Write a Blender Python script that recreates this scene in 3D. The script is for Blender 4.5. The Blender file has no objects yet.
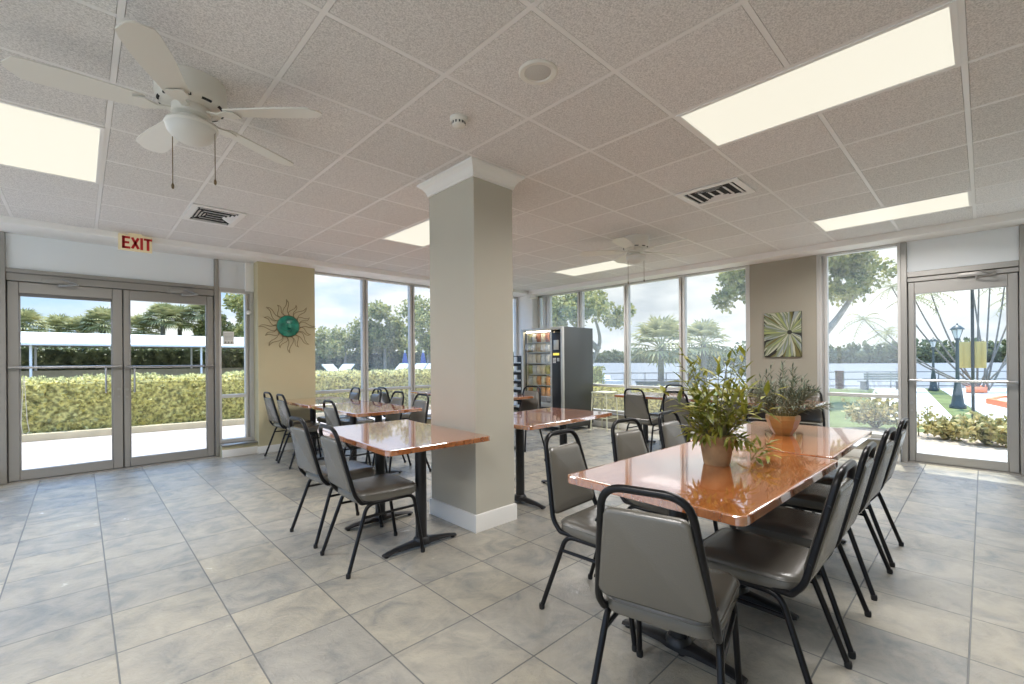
import bpy, bmesh, math, random
from mathutils import Vector, Matrix
R = math.radians
PI = math.pi
C = bpy.context.scene.collection
SC = bpy.context.scene

# ------------------------------------------------------------------ camera
CAMZ = 1.2587
cam_d = bpy.data.cameras.new('camera')
cam_d.sensor_width = 36.0
cam_d.lens = 451.35 / 1024 * 36.0
cam_d.shift_y = 18.07 / 1024
cam_d.clip_start = 0.02
cam_d.clip_end = 600
cam = bpy.data.objects.new('camera', cam_d)
C.objects.link(cam)
cam.matrix_world = (Matrix.Translation((0, 0, CAMZ)) @ Matrix.Rotation(0.80767 - PI / 2, 4, 'Z')
                    @ Matrix.Rotation(PI / 2, 4, 'X') @ Matrix.Rotation(-0.00821, 4, 'Z'))
SC.camera = cam

# ------------------------------------------------------------------ view, world, sun
SC.view_settings.view_transform = 'Standard'
SC.view_settings.look = 'None'
SC.view_settings.gamma = 1.0
SC.view_settings.use_curve_mapping = False
SC.view_settings.exposure = 0.62
SC.cycles.use_denoising = True
SC.cycles.max_bounces = 10
SC.cycles.diffuse_bounces = 6
SC.cycles.glossy_bounces = 4
SC.cycles.transparent_max_bounces = 24
SC.cycles.sample_clamp_indirect = 6.0
SC.cycles.caustics_reflective = False
SC.cycles.caustics_refractive = False

SKY_STRENGTH = 1.0
SUN_STRENGTH = 5.0
LENS_GLOW = 0.54
LAMP_WATTS = 30.0

wd = bpy.data.worlds.new('sky')
SC.world = wd
wd.use_nodes = True
nt = wd.node_tree
nt.nodes.clear()
def wn(t, **k):
    n = nt.nodes.new(t)
    for a, b in k.items(): setattr(n, a, b)
    return n
w_out = wn('ShaderNodeOutputWorld'); w_bg = wn('ShaderNodeBackground')
w_tc = wn('ShaderNodeTexCoord'); w_sep = wn('ShaderNodeSeparateXYZ')
nt.links.new(w_tc.outputs['Generated'], w_sep.inputs[0])
w_grad = wn('ShaderNodeValToRGB')
w_grad.color_ramp.elements[0].position = 0.0
w_grad.color_ramp.elements[0].color = (0.58, 0.70, 0.84, 1)
w_e = w_grad.color_ramp.elements.new(.16); w_e.color = (0.36, 0.56, 0.86, 1)
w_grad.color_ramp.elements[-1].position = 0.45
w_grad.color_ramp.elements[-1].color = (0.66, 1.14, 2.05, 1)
nt.links.new(w_sep.outputs[2], w_grad.inputs[0])
w_map = wn('ShaderNodeMapping'); w_map.inputs['Scale'].default_value = (1.0, 1.0, 2.6)
w_map.inputs['Location'].default_value = (0.35, 0.2, 0.1)
nt.links.new(w_tc.outputs['Generated'], w_map.inputs[0])
w_noise = wn('ShaderNodeTexNoise')
w_noise.inputs['Scale'].default_value = 2.6; w_noise.inputs['Detail'].default_value = 7.0
w_noise.inputs['Roughness'].default_value = 0.58
nt.links.new(w_map.outputs[0], w_noise.inputs['Vector'])
# a bank of cloud over the water (+X), clearer over the patio (+Y)
w_bias = wn('ShaderNodeMath', operation='MULTIPLY_ADD')
nt.links.new(w_sep.outputs[0], w_bias.inputs[0]); w_bias.inputs[1].default_value = 0.26; w_bias.inputs[2].default_value = -0.03
w_add = wn('ShaderNodeMath', operation='ADD')
nt.links.new(w_noise.outputs['Fac'], w_add.inputs[0]); nt.links.new(w_bias.outputs[0], w_add.inputs[1])
w_ramp = wn('ShaderNodeValToRGB')
w_ramp.color_ramp.elements[0].position = 0.44; w_ramp.color_ramp.elements[0].color = (0, 0, 0, 1)
w_ramp.color_ramp.elements[1].position = 0.62; w_ramp.color_ramp.elements[1].color = (1, 1, 1, 1)
nt.links.new(w_add.outputs[0], w_ramp.inputs[0])
w_n2 = wn('ShaderNodeTexNoise'); w_n2.inputs['Scale'].default_value = 5.0; w_n2.inputs['Detail'].default_value = 5.0
nt.links.new(w_map.outputs[0], w_n2.inputs['Vector'])
w_cl = wn('ShaderNodeValToRGB')
w_cl.color_ramp.elements[0].position = 0.35; w_cl.color_ramp.elements[0].color = (0.56, 0.60, 0.66, 1)
w_cl.color_ramp.elements[1].position = 0.62; w_cl.color_ramp.elements[1].color = (0.93, 0.94, 0.95, 1)
nt.links.new(w_n2.outputs['Fac'], w_cl.inputs[0])
w_mix = wn('ShaderNodeMixRGB')
# clouds sit low, clear sky overhead
w_low = wn('ShaderNodeMapRange'); w_low.inputs[1].default_value = .22; w_low.inputs[2].default_value = .42; w_low.inputs[3].default_value = 1.0; w_low.inputs[4].default_value = 0.1
nt.links.new(w_sep.outputs[2], w_low.inputs[0])
w_lm = wn('ShaderNodeMath', operation='MULTIPLY'); nt.links.new(w_ramp.outputs[0], w_lm.inputs[0]); nt.links.new(w_low.outputs[0], w_lm.inputs[1])
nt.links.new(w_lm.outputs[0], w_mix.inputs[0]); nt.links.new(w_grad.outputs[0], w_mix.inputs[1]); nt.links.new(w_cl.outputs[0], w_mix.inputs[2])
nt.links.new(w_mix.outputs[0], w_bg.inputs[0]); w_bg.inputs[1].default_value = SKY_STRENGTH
nt.links.new(w_bg.outputs[0], w_out.inputs[0])

sun_d = bpy.data.lights.new('sun', 'SUN')
sun_d.energy = SUN_STRENGTH; sun_d.angle = R(0.6); sun_d.color = (1.0, 0.96, 0.88)
sun = bpy.data.objects.new('sun', sun_d); C.objects.link(sun)
_sd = Vector((0.30, 0.06, 0.95)).normalized()
sun.rotation_euler = _sd.to_track_quat('Z', 'Y').to_euler()

# ------------------------------------------------------------------ materials
def mat(name, col=(.5, .5, .5), rough=.6, metal=0.0, spec=.5, coat=0.0, emit=None, estr=1.0, noise=None, bump=None):
    """noise=(scale, amount) varies the colour; bump=(scale, strength)."""
    m = bpy.data.materials.new(name); m.use_nodes = True
    n = m.node_tree.nodes; l = m.node_tree.links
    b = n['Principled BSDF']
    b.inputs['Base Color'].default_value = (*col, 1)
    b.inputs['Roughness'].default_value = rough
    b.inputs['Metallic'].default_value = metal
    b.inputs['Specular IOR Level'].default_value = spec
    b.inputs['Coat Weight'].default_value = coat
    b.inputs['Coat Roughness'].default_value = 0.05
    if emit:
        b.inputs['Emission Color'].default_value = (*emit, 1); b.inputs['Emission Strength'].default_value = estr
    if noise or bump:
        tc = n.new('ShaderNodeTexCoord')
    if noise:
        t = n.new('ShaderNodeTexNoise'); t.inputs['Scale'].default_value = noise[0]; t.inputs['Detail'].default_value = 6
        l.new(tc.outputs['Object'], t.inputs['Vector'])
        r = n.new('ShaderNodeValToRGB')
        a = noise[1]
        r.color_ramp.elements[0].position = .3; r.color_ramp.elements[1].position = .7
        r.color_ramp.elements[0].color = tuple(max(0, c * (1 - a)) for c in col) + (1,)
        r.color_ramp.elements[1].color = tuple(min(1, c * (1 + a)) for c in col) + (1,)
        l.new(t.outputs['Fac'], r.inputs[0]); l.new(r.outputs[0], b.inputs['Base Color'])
    if bump:
        t2 = n.new('ShaderNodeTexNoise'); t2.inputs['Scale'].default_value = bump[0]; t2.inputs['Detail'].default_value = 4
        l.new(tc.outputs['Object'], t2.inputs['Vector'])
        bn = n.new('ShaderNodeBump'); bn.inputs['Strength'].default_value = bump[1]; bn.inputs['Distance'].default_value = 0.01
        l.new(t2.outputs['Fac'], bn.inputs['Height']); l.new(bn.outputs[0], b.inputs['Normal'])
    return m

def leaf_mat(name, c1, c2, scale=3.0, trans=.3, rough=.5):
    m = bpy.data.materials.new(name); m.use_nodes = True
    n = m.node_tree.nodes; l = m.node_tree.links
    b = n['Principled BSDF']; out = n['Material Output']
    tc = n.new('ShaderNodeTexCoord'); t = n.new('ShaderNodeTexNoise')
    t.inputs['Scale'].default_value = scale; t.inputs['Detail'].default_value = 5
    l.new(tc.outputs['Object'], t.inputs['Vector'])
    r = n.new('ShaderNodeValToRGB'); r.color_ramp.elements[0].position = .38; r.color_ramp.elements[1].position = .62
    r.color_ramp.elements[0].color = (*c1, 1); r.color_ramp.elements[1].color = (*c2, 1)
    l.new(t.outputs['Fac'], r.inputs[0]); l.new(r.outputs[0], b.inputs['Base Color'])
    b.inputs['Roughness'].default_value = rough
    tr = n.new('ShaderNodeBsdfTranslucent'); l.new(r.outputs[0], tr.inputs[0])
    mx = n.new('ShaderNodeMixShader'); mx.inputs[0].default_value = trans
    l.new(b.outputs[0], mx.inputs[1]); l.new(tr.outputs[0], mx.inputs[2]); l.new(mx.outputs[0], out.inputs[0])
    return m

def glass_mat(name, tint=(.95, .97, .96), refl=.06, haze=0.0, hazecol=(.8, .82, .8)):
    m = bpy.data.materials.new(name); m.use_nodes = True
    n = m.node_tree.nodes; l = m.node_tree.links
    n.remove(n['Principled BSDF']); out = n['Material Output']
    t = n.new('ShaderNodeBsdfTransparent'); t.inputs[0].default_value = (*tint, 1)
    g = n.new('ShaderNodeBsdfGlossy'); g.inputs['Roughness'].default_value = 0.01; g.inputs[0].default_value = (1, 1, 1, 1)
    lw = n.new('ShaderNodeLayerWeight'); lw.inputs['Blend'].default_value = .5
    pw = n.new('ShaderNodeMath'); pw.operation = 'POWER'; pw.inputs[1].default_value = 5.0; l.new(lw.outputs['Facing'], pw.inputs[0])
    ma = n.new('ShaderNodeMath'); ma.operation = 'MULTIPLY_ADD'; ma.inputs[1].default_value = .6; ma.inputs[2].default_value = refl * .5
    l.new(pw.outputs[0], ma.inputs[0])
    mx = n.new('ShaderNodeMixShader')
    l.new(ma.outputs[0], mx.inputs[0]); l.new(t.outputs[0], mx.inputs[1]); l.new(g.outputs[0], mx.inputs[2])
    last = mx
    if haze > 0:  # translucent share for window film plus a painted-in veil of reflections
        d = n.new('ShaderNodeBsdfTranslucent'); d.inputs[0].default_value = (*hazecol, 1)
        m2 = n.new('ShaderNodeMixShader'); m2.inputs[0].default_value = haze
        l.new(mx.outputs[0], m2.inputs[1]); l.new(d.outputs[0], m2.inputs[2]); last = m2
    l.new(last.outputs[0], out.inputs[0])
    return m

def floor_mat():
    m = bpy.data.materials.new('slate floor tile'); m.use_nodes = True
    n = m.node_tree.nodes; l = m.node_tree.links; b = n['Principled BSDF']
    tc = n.new('ShaderNodeTexCoord'); mp = n.new('ShaderNodeMapping')
    mp.inputs['Location'].default_value = (-0.106, -0.05, 0)
    l.new(tc.outputs['Object'], mp.inputs[0])
    br = n.new('ShaderNodeTexBrick'); br.offset = 0.0; br.squash = 1.0
    br.inputs['Scale'].default_value = 1.0; br.inputs['Brick Width'].default_value = .4265; br.inputs['Row Height'].default_value = .4265
    br.inputs['Mortar Size'].default_value = .0034; br.inputs['Mortar Smooth'].default_value = .2; br.inputs['Bias'].default_value = 0
    br.inputs['Color1'].default_value = (0, 0, 0, 1); br.inputs['Color2'].default_value = (1, 1, 1, 1)
    l.new(mp.outputs[0], br.inputs['Vector'])
    # slate clouds, shifted per tile
    sh = n.new('ShaderNodeVectorMath'); sh.operation = 'MULTIPLY_ADD'
    l.new(br.outputs['Color'], sh.inputs[0]); sh.inputs[1].default_value = (3.1, 5.7, 9.3)
    l.new(mp.outputs[0], sh.inputs[2])
    n1 = n.new('ShaderNodeTexNoise'); n1.inputs['Scale'].default_value = 5.5; n1.inputs['Detail'].default_value = 9; n1.inputs['Roughness'].default_value = .62
    n1.inputs['Distortion'].default_value = .6
    l.new(sh.outputs[0], n1.inputs['Vector'])
    cr = n.new('ShaderNodeValToRGB')
    e = cr.color_ramp.elements
    e[0].position = .24; e[0].color = (.22, .23, .225, 1)
    e[1].position = .80; e[1].color = (.50, .46, .37, 1)
    k = cr.color_ramp.elements.new(.5); k.color = (.385, .365, .31, 1)
    l.new(n1.outputs['Fac'], cr.inputs[0])
    tint = n.new('ShaderNodeMixRGB'); tint.blend_type = 'MULTIPLY'
    tr = n.new('ShaderNodeValToRGB'); tr.color_ramp.elements[0].color = (.84, .86, .9, 1); tr.color_ramp.elements[1].color = (1.08, 1.05, .98, 1)
    l.new(br.outputs['Color'], tr.inputs[0]); tint.inputs[0].default_value = 1
    l.new(cr.outputs[0], tint.inputs[1]); l.new(tr.outputs[0], tint.inputs[2])
    gm = n.new('ShaderNodeMixRGB'); gm.inputs[2].default_value = (.17, .17, .16, 1)
    l.new(br.outputs['Fac'], gm.inputs[0]); l.new(tint.outputs[0], gm.inputs[1]); l.new(gm.outputs[0], b.inputs['Base Color'])
    n2 = n.new('ShaderNodeTexNoise'); n2.inputs['Scale'].default_value = 26; n2.inputs['Detail'].default_value = 10; n2.inputs['Roughness'].default_value = .7
    n2.inputs['Distortion'].default_value = 1.2
    l.new(sh.outputs[0], n2.inputs['Vector'])
    hh = n.new('ShaderNodeMath'); hh.operation = 'MULTIPLY_ADD'; hh.inputs[1].default_value = -1.4
    l.new(br.outputs['Fac'], hh.inputs[0]); l.new(n2.outputs['Fac'], hh.inputs[2])
    bp = n.new('ShaderNodeBump'); bp.inputs['Strength'].default_value = .9; bp.inputs['Distance'].default_value = .006
    l.new(hh.outputs[0], bp.inputs['Height']); l.new(bp.outputs[0], b.inputs['Normal'])
    rr = n.new('ShaderNodeMath'); rr.operation = 'MULTIPLY_ADD'; rr.inputs[1].default_value = .30; rr.inputs[2].default_value = .06
    l.new(n1.outputs['Fac'], rr.inputs[0]); l.new(rr.outputs[0], b.inputs['Roughness'])
    b.inputs['Specular IOR Level'].default_value = .9
    return m

def ceiling_mat():
    m = bpy.data.materials.new('mineral fibre ceiling tile'); m.use_nodes = True
    n = m.node_tree.nodes; l = m.node_tree.links; b = n['Principled BSDF']
    tc = n.new('ShaderNodeTexCoord')
    t = n.new('ShaderNodeTexNoise'); t.inputs['Scale'].default_value = 140; t.inputs['Detail'].default_value = 5; t.inputs['Roughness'].default_value = .7
    l.new(tc.outputs['Object'], t.inputs['Vector'])
    r = n.new('ShaderNodeValToRGB'); r.color_ramp.elements[0].position = .36; r.color_ramp.elements[1].position = .6
    r.color_ramp.elements[0].color = (.54, .525, .51, 1); r.color_ramp.elements[1].color = (.86, .84, .82, 1)
    l.new(t.outputs['Fac'], r.inputs[0])
    # each tile is a slightly different shade
    br = n.new('ShaderNodeTexBrick'); br.offset = 0; br.inputs['Scale'].default_value = 1; br.inputs['Brick Width'].default_value = .6096; br.inputs['Row Height'].default_value = .6096
    br.inputs['Mortar Size'].default_value = 0; br.inputs['Color1'].default_value = (.93, .93, .92, 1); br.inputs['Color2'].default_value = (1, 1, 1, 1)
    mp = n.new('ShaderNodeMapping'); mp.inputs['Location'].default_value = (-1.9585, -1.887, 0)
    l.new(tc.outputs['Object'], mp.inputs[0]); l.new(mp.outputs[0], br.inputs['Vector'])
    mu = n.new('ShaderNodeMixRGB'); mu.blend_type = 'MULTIPLY'; mu.inputs[0].default_value = 1
    l.new(r.outputs[0], mu.inputs[1]); l.new(br.outputs['Color'], mu.inputs[2]); l.new(mu.outputs[0], b.inputs['Base Color'])
    bp = n.new('ShaderNodeBump'); bp.inputs['Strength'].default_value = .5; bp.inputs['Distance'].default_value = .004
    l.new(t.outputs['Fac'], bp.inputs['Height']); l.new(bp.outputs[0], b.inputs['Normal'])
    b.inputs['Roughness'].default_value = .9; b.inputs['Specular IOR Level'].default_value = .1
    return m

def wood_mat():
    m = bpy.data.materials.new('glossy cherry laminate'); m.use_nodes = True
    n = m.node_tree.nodes; l = m.node_tree.links; b = n['Principled BSDF']
    tc = n.new('ShaderNodeTexCoord'); mp = n.new('ShaderNodeMapping'); mp.inputs['Scale'].default_value = (1.2, 14, 6)
    l.new(tc.outputs['Object'], mp.inputs[0])
    t = n.new('ShaderNodeTexNoise'); t.inputs['Scale'].default_value = 3; t.inputs['Detail'].default_value = 7; t.inputs['Distortion'].default_value = .8
    l.new(mp.outputs[0], t.inputs['Vector'])
    r = n.new('ShaderNodeValToRGB'); r.color_ramp.elements[0].position = .3; r.color_ramp.elements[1].position = .72
    r.color_ramp.elements[0].color = (.30, .085, .022, 1); r.color_ramp.elements[1].color = (.52, .185, .055, 1)
    l.new(t.outputs['Fac'], r.inputs[0]); l.new(r.outputs[0], b.inputs['Base Color'])
    b.inputs['Roughness'].default_value = .12; b.inputs['Specular IOR Level'].default_value = .7
    b.inputs['Coat Weight'].default_value = 1.0; b.inputs['Coat Roughness'].default_value = .03; b.inputs['Coat IOR'].default_value = 3.3
    t2 = n.new('ShaderNodeTexNoise'); t2.inputs['Scale'].default_value = 14; t2.inputs['Detail'].default_value = 2
    l.new(tc.outputs['Object'], t2.inputs['Vector'])
    bp = n.new('ShaderNodeBump'); bp.inputs['Strength'].default_value = .012; bp.inputs['Distance'].default_value = .004
    l.new(t2.outputs['Fac'], bp.inputs['Height']); l.new(bp.outputs[0], b.inputs['Coat Normal'])
    return m

def water_mat():
    m = mat('river water', (.22, .22, .22), .7, spec=.08)
    n = m.node_tree.nodes; l = m.node_tree.links; b = n['Principled BSDF']
    tc = n.new('ShaderNodeTexCoord'); t = n.new('ShaderNodeTexNoise'); t.inputs['Scale'].default_value = 1.3; t.inputs['Detail'].default_value = 5
    l.new(tc.outputs['Object'], t.inputs['Vector'])
    bp = n.new('ShaderNodeBump'); bp.inputs['Strength'].default_value = .6; bp.inputs['Distance'].default_value = .12
    l.new(t.outputs['Fac'], bp.inputs['Height']); l.new(bp.outputs[0], b.inputs['Normal'])
    return m

def paver_mat():
    m = bpy.data.materials.new('patio paver'); m.use_nodes = True
    n = m.node_tree.nodes; l = m.node_tree.links; b = n['Principled BSDF']
    tc = n.new('ShaderNodeTexCoord')
    br = n.new('ShaderNodeTexBrick'); br.inputs['Scale'].default_value = 1; br.inputs['Brick Width'].default_value = .22; br.inputs['Row Height'].default_value = .11
    br.inputs['Mortar Size'].default_value = .004
    br.inputs['Color1'].default_value = (.46, .38, .345, 1); br.inputs['Color2'].default_value = (.58, .51, .47, 1); br.inputs['Mortar'].default_value = (.40, .34, .30, 1)
    l.new(tc.outputs['Object'], br.inputs['Vector']); l.new(br.outputs['Color'], b.inputs['Base Color'])
    b.inputs['Roughness'].default_value = .85
    return m

M = {}
M['floor'] = floor_mat()
M['ceiling'] = ceiling_mat()
M['grid'] = mat('white grid bar', (.80, .785, .765), .45)
M['wood'] = wood_mat()
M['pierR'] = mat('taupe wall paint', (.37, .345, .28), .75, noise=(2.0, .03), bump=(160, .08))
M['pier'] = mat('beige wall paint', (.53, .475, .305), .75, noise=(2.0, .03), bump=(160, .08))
M['column'] = mat('taupe column paint', (.50, .475, .40), .7, noise=(2.0, .02), bump=(160, .06))
M['white'] = mat('white trim paint', (.80, .79, .75), .45)
M['soffit'] = mat('soffit paint', (.86, .845, .82), .7)
M['alu'] = mat('anodised aluminium', (.36, .345, .32), .40, metal=.5)
M['aludark'] = mat('shaded aluminium track', (.20, .19, .18), .5, metal=.4)
M['steel'] = mat('brushed steel bar', (.42, .41, .40), .32, metal=.9)
M['panel'] = mat('grey glazed spandrel panel', (.82, .86, .89), .15, spec=.5)
M['shade'] = mat('roller shade fabric', (.72, .75, .77), .7)
M['alulight'] = mat('pale aluminium mullion', (.60, .59, .565), .42, metal=.25)
M['glassL'] = glass_mat('patio glass', refl=.04)
M['glassR'] = glass_mat('tinted window glass', (.93, .94, .92), refl=.08, haze=.06, hazecol=(.9, .9, .88))
M['glassP'] = glass_mat('patio window glass', (.95, .96, .95), refl=.06, haze=.05, hazecol=(.9, .9, .88))
M['glassD'] = glass_mat('river door glass', refl=.05)
M['black'] = mat('black powder coated tube', (.006, .006, .007), .30, spec=.3)
M['iron'] = mat('black cast iron', (.014, .014, .015), .42, bump=(40, .1))
M['vinyl'] = mat('grey green vinyl', (.118, .110, .092), .27, spec=.95, bump=(220, .12))
M['rubber'] = mat('black rubber glide', (.01, .01, .01), .7)
M['panellight'] = mat('prismatic light lens', (.25, .245, .22), .5, emit=(1.0, .955, .80), estr=LENS_GLOW)
M['fanwhite'] = mat('white fan enamel', (.74, .72, .66), .35)
M['fanslot'] = mat('dark slot', (.02, .02, .02), .8)
M['bowl'] = mat('frosted glass bowl', (.70, .69, .65), .35)
M['ventdark'] = mat('vent cavity', (.03, .03, .03), .9)
M['exitbody'] = mat('cream sign housing', (.64, .55, .36), .4, emit=(1, .82, .5), estr=.10)
M['exitred'] = mat('red sign letters', (.55, .012, .015), .4)
M['terracotta'] = mat('weathered terracotta', (.37, .265, .145), .8, noise=(14, .25), bump=(60, .2))
M['bowlpot'] = mat('tan glazed bowl', (.46, .28, .10), .3, noise=(9, .18))
M['soil'] = mat('potting soil', (.05, .035, .025), .95, bump=(50, .6))
M['leafyellow'] = leaf_mat('yellow green leaf', (.10, .135, .012), (.30, .29, .045), 16, .25)
M['leafsilver'] = leaf_mat('silvery green leaf', (.055, .075, .045), (.21, .25, .18), 16, .2)
M['stem'] = mat('green brown stem', (.16, .15, .06), .7)
M['teal'] = mat('teal glazed metal', (.012, .20, .135), .3, noise=(14, .5), bump=(40, .2))
M['wire'] = mat('bronze wire', (.16, .11, .05), .45, metal=.6)
M['vendgrey'] = mat('grey vending cabinet', (.055, .058, .055), .35, metal=.2)
M['vendtrim'] = mat('silver vending trim', (.50, .49, .45), .35, metal=.6)
M['vendblack'] = mat('black vending fascia', (.015, .015, .017), .3)
M['vendinside'] = mat('vending interior', (.62, .55, .45), .6)
M['tube'] = mat('lit cabinet tube', (.9, .85, .75), .4, emit=(1.0, .86, .64), estr=9.0)
M['paper'] = mat('white paper', (.80, .80, .76), .6)
M['ink'] = mat('grey print', (.28, .28, .28), .6)
M['paleyellow'] = mat('pale cream enamel', (.70, .70, .52), .4)
# outside
M['hedge'] = leaf_mat('golden hedge leaf', (.30, .275, .12), (.96, .88, .42), 16, .48)
M['hedgedark'] = leaf_mat('dark hedge leaf', (.08, .10, .045), (.28, .30, .14), 3, .3)
M['tree'] = leaf_mat('tree leaf', (.17, .19, .06), (.56, .52, .20), 4, .4)
M['palm'] = leaf_mat('palm frond', (.22, .24, .10), (.54, .50, .26), 1.5, .35)
M['mangrove'] = leaf_mat('mangrove leaf', (.12, .14, .06), (.28, .29, .14), .25, .3)
M['shrub'] = leaf_mat('variegated shrub leaf', (.22, .22, .07), (.74, .60, .28), 12, .35)
M['bark'] = mat('grey bark', (.30, .26, .21), .9, noise=(6, .25), bump=(14, .5))
M['palmbark'] = mat('pale palm trunk', (.20, .18, .15), .85, noise=(8, .2), bump=(10, .4))
M['grass'] = mat('lawn', (.14, .165, .05), .95, noise=(1.5, .28), bump=(60, 1.0))
M['concrete'] = mat('sunlit concrete walk', (.68, .65, .60), .9, noise=(.8, .06))
M['paver'] = paver_mat()
M['kerb'] = mat('tan kerb', (.56, .45, .29), .9, noise=(3, .12))
M['mulch'] = mat('wood chip mulch', (.44, .35, .26), 1.0, noise=(22, .5), bump=(30, 1.0))
M['asphalt'] = mat('asphalt', (.20, .20, .20), .9)
M['carport'] = mat('white carport roof', (.90, .86, .79), .6)
M['water'] = water_mat()
M['lamp'] = mat('dark green lamp post', (.05, .065, .06), .45)
M['lampglass'] = mat('lantern glass', (.62, .64, .62), .25)
M['brick'] = mat('red brown masonry', (.11, .04, .032), .85, noise=(6, .2))
M['rail'] = mat('grey railing', (.16, .17, .18), .5)
M['bench'] = mat('weathered grey bench', (.24, .25, .23), .8)
M['orange'] = mat('orange paint', (.80, .20, .065), .55)
M['signyellow'] = mat('yellow sign board', (.66, .46, .15), .6)
M['post'] = mat('dark metal post', (.06, .055, .045), .6)
M['blue'] = mat('blue umbrella canvas', (.05, .08, .24), .8)
M['loungewhite'] = mat('white lounge plastic', (.72, .72, .70), .5)
M['stone'] = mat('grey stone wall', (.22, .22, .21), .9, noise=(3, .2))
M['roof'] = mat('white roof edge', (.6, .6, .58), .8)

# ------------------------------------------------------------------ mesh builder
class MB:
    def __init__(s):
        s.v = []; s.f = []; s.mi = []; s.cur = 0
    def add(s, verts, faces, mx=None):
        o = len(s.v)
        if mx is not None: verts = [mx @ Vector(p) for p in verts]
        s.v.extend([tuple(p) for p in verts])
        s.f.extend([tuple(i + o for i in f) for f in faces]); s.mi.extend([s.cur] * len(faces))
        return s
    def box(s, x0, x1, y0, y1, z0, z1, mx=None):
        v = [(x0, y0, z0), (x1, y0, z0), (x1, y1, z0), (x0, y1, z0), (x0, y0, z1), (x1, y0, z1), (x1, y1, z1), (x0, y1, z1)]
        f = [(3, 2, 1, 0), (4, 5, 6, 7), (0, 1, 5, 4), (1, 2, 6, 5), (2, 3, 7, 6), (3, 0, 4, 7)]
        return s.add(v, f, mx)
    def rbox(s, x0, x1, y0, y1, z0, z1, r=.005, seg=2, mx=None):
        bm = bmesh.new(); bmesh.ops.create_cube(bm, size=1)
        for v in bm.verts:
            v.co = Vector((x0 + (v.co.x + .5) * (x1 - x0), y0 + (v.co.y + .5) * (y1 - y0), z0 + (v.co.z + .5) * (z1 - z0)))
        bmesh.ops.bevel(bm, geom=bm.edges[:], offset=r, segments=seg, affect='EDGES', profile=.5)
        bm.verts.ensure_lookup_table(); bm.verts.index_update()
        s.add([v.co.copy() for v in bm.verts], [[v.index for v in f.verts] for f in bm.faces], mx); bm.free()
        return s
    def tube(s, pts, r, n=8, cap=True, mx=None, closed=False):
        pts = [Vector(p) for p in pts]; N = len(pts)
        rad = r if isinstance(r, (list, tuple)) else [r] * N
        tg = []
        for i in range(N):
            a = pts[(i - 1) % N] if (i > 0 or closed) else pts[i]; b = pts[(i + 1) % N] if (i < N - 1 or closed) else pts[i]
            d = (b - a); tg.append(d.normalized() if d.length > 1e-9 else Vector((0, 0, 1)))
        up = Vector((0, 0, 1)) if abs(tg[0].z) < .9 else Vector((1, 0, 0))
        nx = tg[0].cross(up).normalized(); V = []; F = []
        for i in range(N):
            nx = (nx - tg[i] * nx.dot(tg[i])); nx = nx.normalized() if nx.length > 1e-6 else tg[i].orthogonal().normalized()
            ny = tg[i].cross(nx)
            for k in range(n):
                a = 2 * PI * k / n
                V.append(pts[i] + (nx * math.cos(a) + ny * math.sin(a)) * rad[i])
        last = N if closed else N - 1
        for i in range(last):
            j = (i + 1) % N
            for k in range(n):
                F.append((i * n + k, i * n + (k + 1) % n, j * n + (k + 1) % n, j * n + k))
        if cap and not closed:
            F.append(tuple(range(n - 1, -1, -1))); F.append(tuple((N - 1) * n + k for k in range(n)))
        return s.add(V, F, mx)
    def lathe(s, prof, n=24, c=(0, 0, 0), mx=None, a0=0.0):
        V = []; F = []
        for (r, z) in prof:
            for k in range(n):
                a = a0 + 2 * PI * k / n
                V.append((c[0] + r * math.cos(a), c[1] + r * math.sin(a), c[2] + z))
        m = len(prof)
        for i in range(m - 1):
            for k in range(n):
                F.append((i * n + k, i * n + (k + 1) % n, (i + 1) * n + (k + 1) % n, (i + 1) * n + k))
        if prof[0][0] > 1e-5: F.append(tuple(range(n - 1, -1, -1)))
        if prof[-1][0] > 1e-5: F.append(tuple((m - 1) * n + k for k in range(n)))
        return s.add(V, F, mx)
    def layers(s, rings, mx=None):
        """closed solid from equal-length rings of 3-D points, bottom to top"""
        n = len(rings[0]); V = [p for r in rings for p in r]; F = []
        for i in range(len(rings) - 1):
            for k in range(n):
                F.append((i * n + k, i * n + (k + 1) % n, (i + 1) * n + (k + 1) % n, (i + 1) * n + k))
        F.append(tuple(range(n - 1, -1, -1))); F.append(tuple((len(rings) - 1) * n + k for k in range(n)))
        return s.add(V, F, mx)
    def prism(s, poly, h0, h1, mx=None):
        return s.layers([[(p[0], p[1], h0) for p in poly], [(p[0], p[1], h1) for p in poly]], mx)
    def build(s, name, m, parent=None, smooth=True, ang=40, loc=None):
        me = bpy.data.meshes.new(name); me.from_pydata(s.v, [], s.f)
        for k in (m if isinstance(m, (list, tuple)) else [m]): me.materials.append(k)
        if any(s.mi): me.polygons.foreach_set('material_index', s.mi)
        if smooth:
            me.polygons.foreach_set('use_smooth', [True] * len(me.polygons)); me.set_sharp_from_angle(angle=R(ang))
        me.update()
        o = bpy.data.objects.new(name, me); C.objects.link(o)
        if parent: o.parent = parent
        if loc: o.location = loc
        return o

def rr(w, d, r, inset=0.0, n=5, w2=None):
    """rounded (trapezoid when w2) outline; w at -d/2 end, w2 at +d/2 end; points counter-clockwise"""
    w2 = w if w2 is None else w2
    r = max(r - inset, .002); out = []
    c = [(w / 2, -d / 2, -90), (w2 / 2, d / 2, 0), (-w2 / 2, d / 2, 90), (-w / 2, -d / 2, 180)]
    for (x, y, a) in c:
        sx = 1 if x > 0 else -1; sy = 1 if y > 0 else -1
        cx = x - sx * (r + inset); cy = y - sy * (r + inset)
        for k in range(n + 1):
            t = R(a + 90 * k / n); out.append((cx + r * math.cos(t), cy + r * math.sin(t)))
    return out

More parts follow.
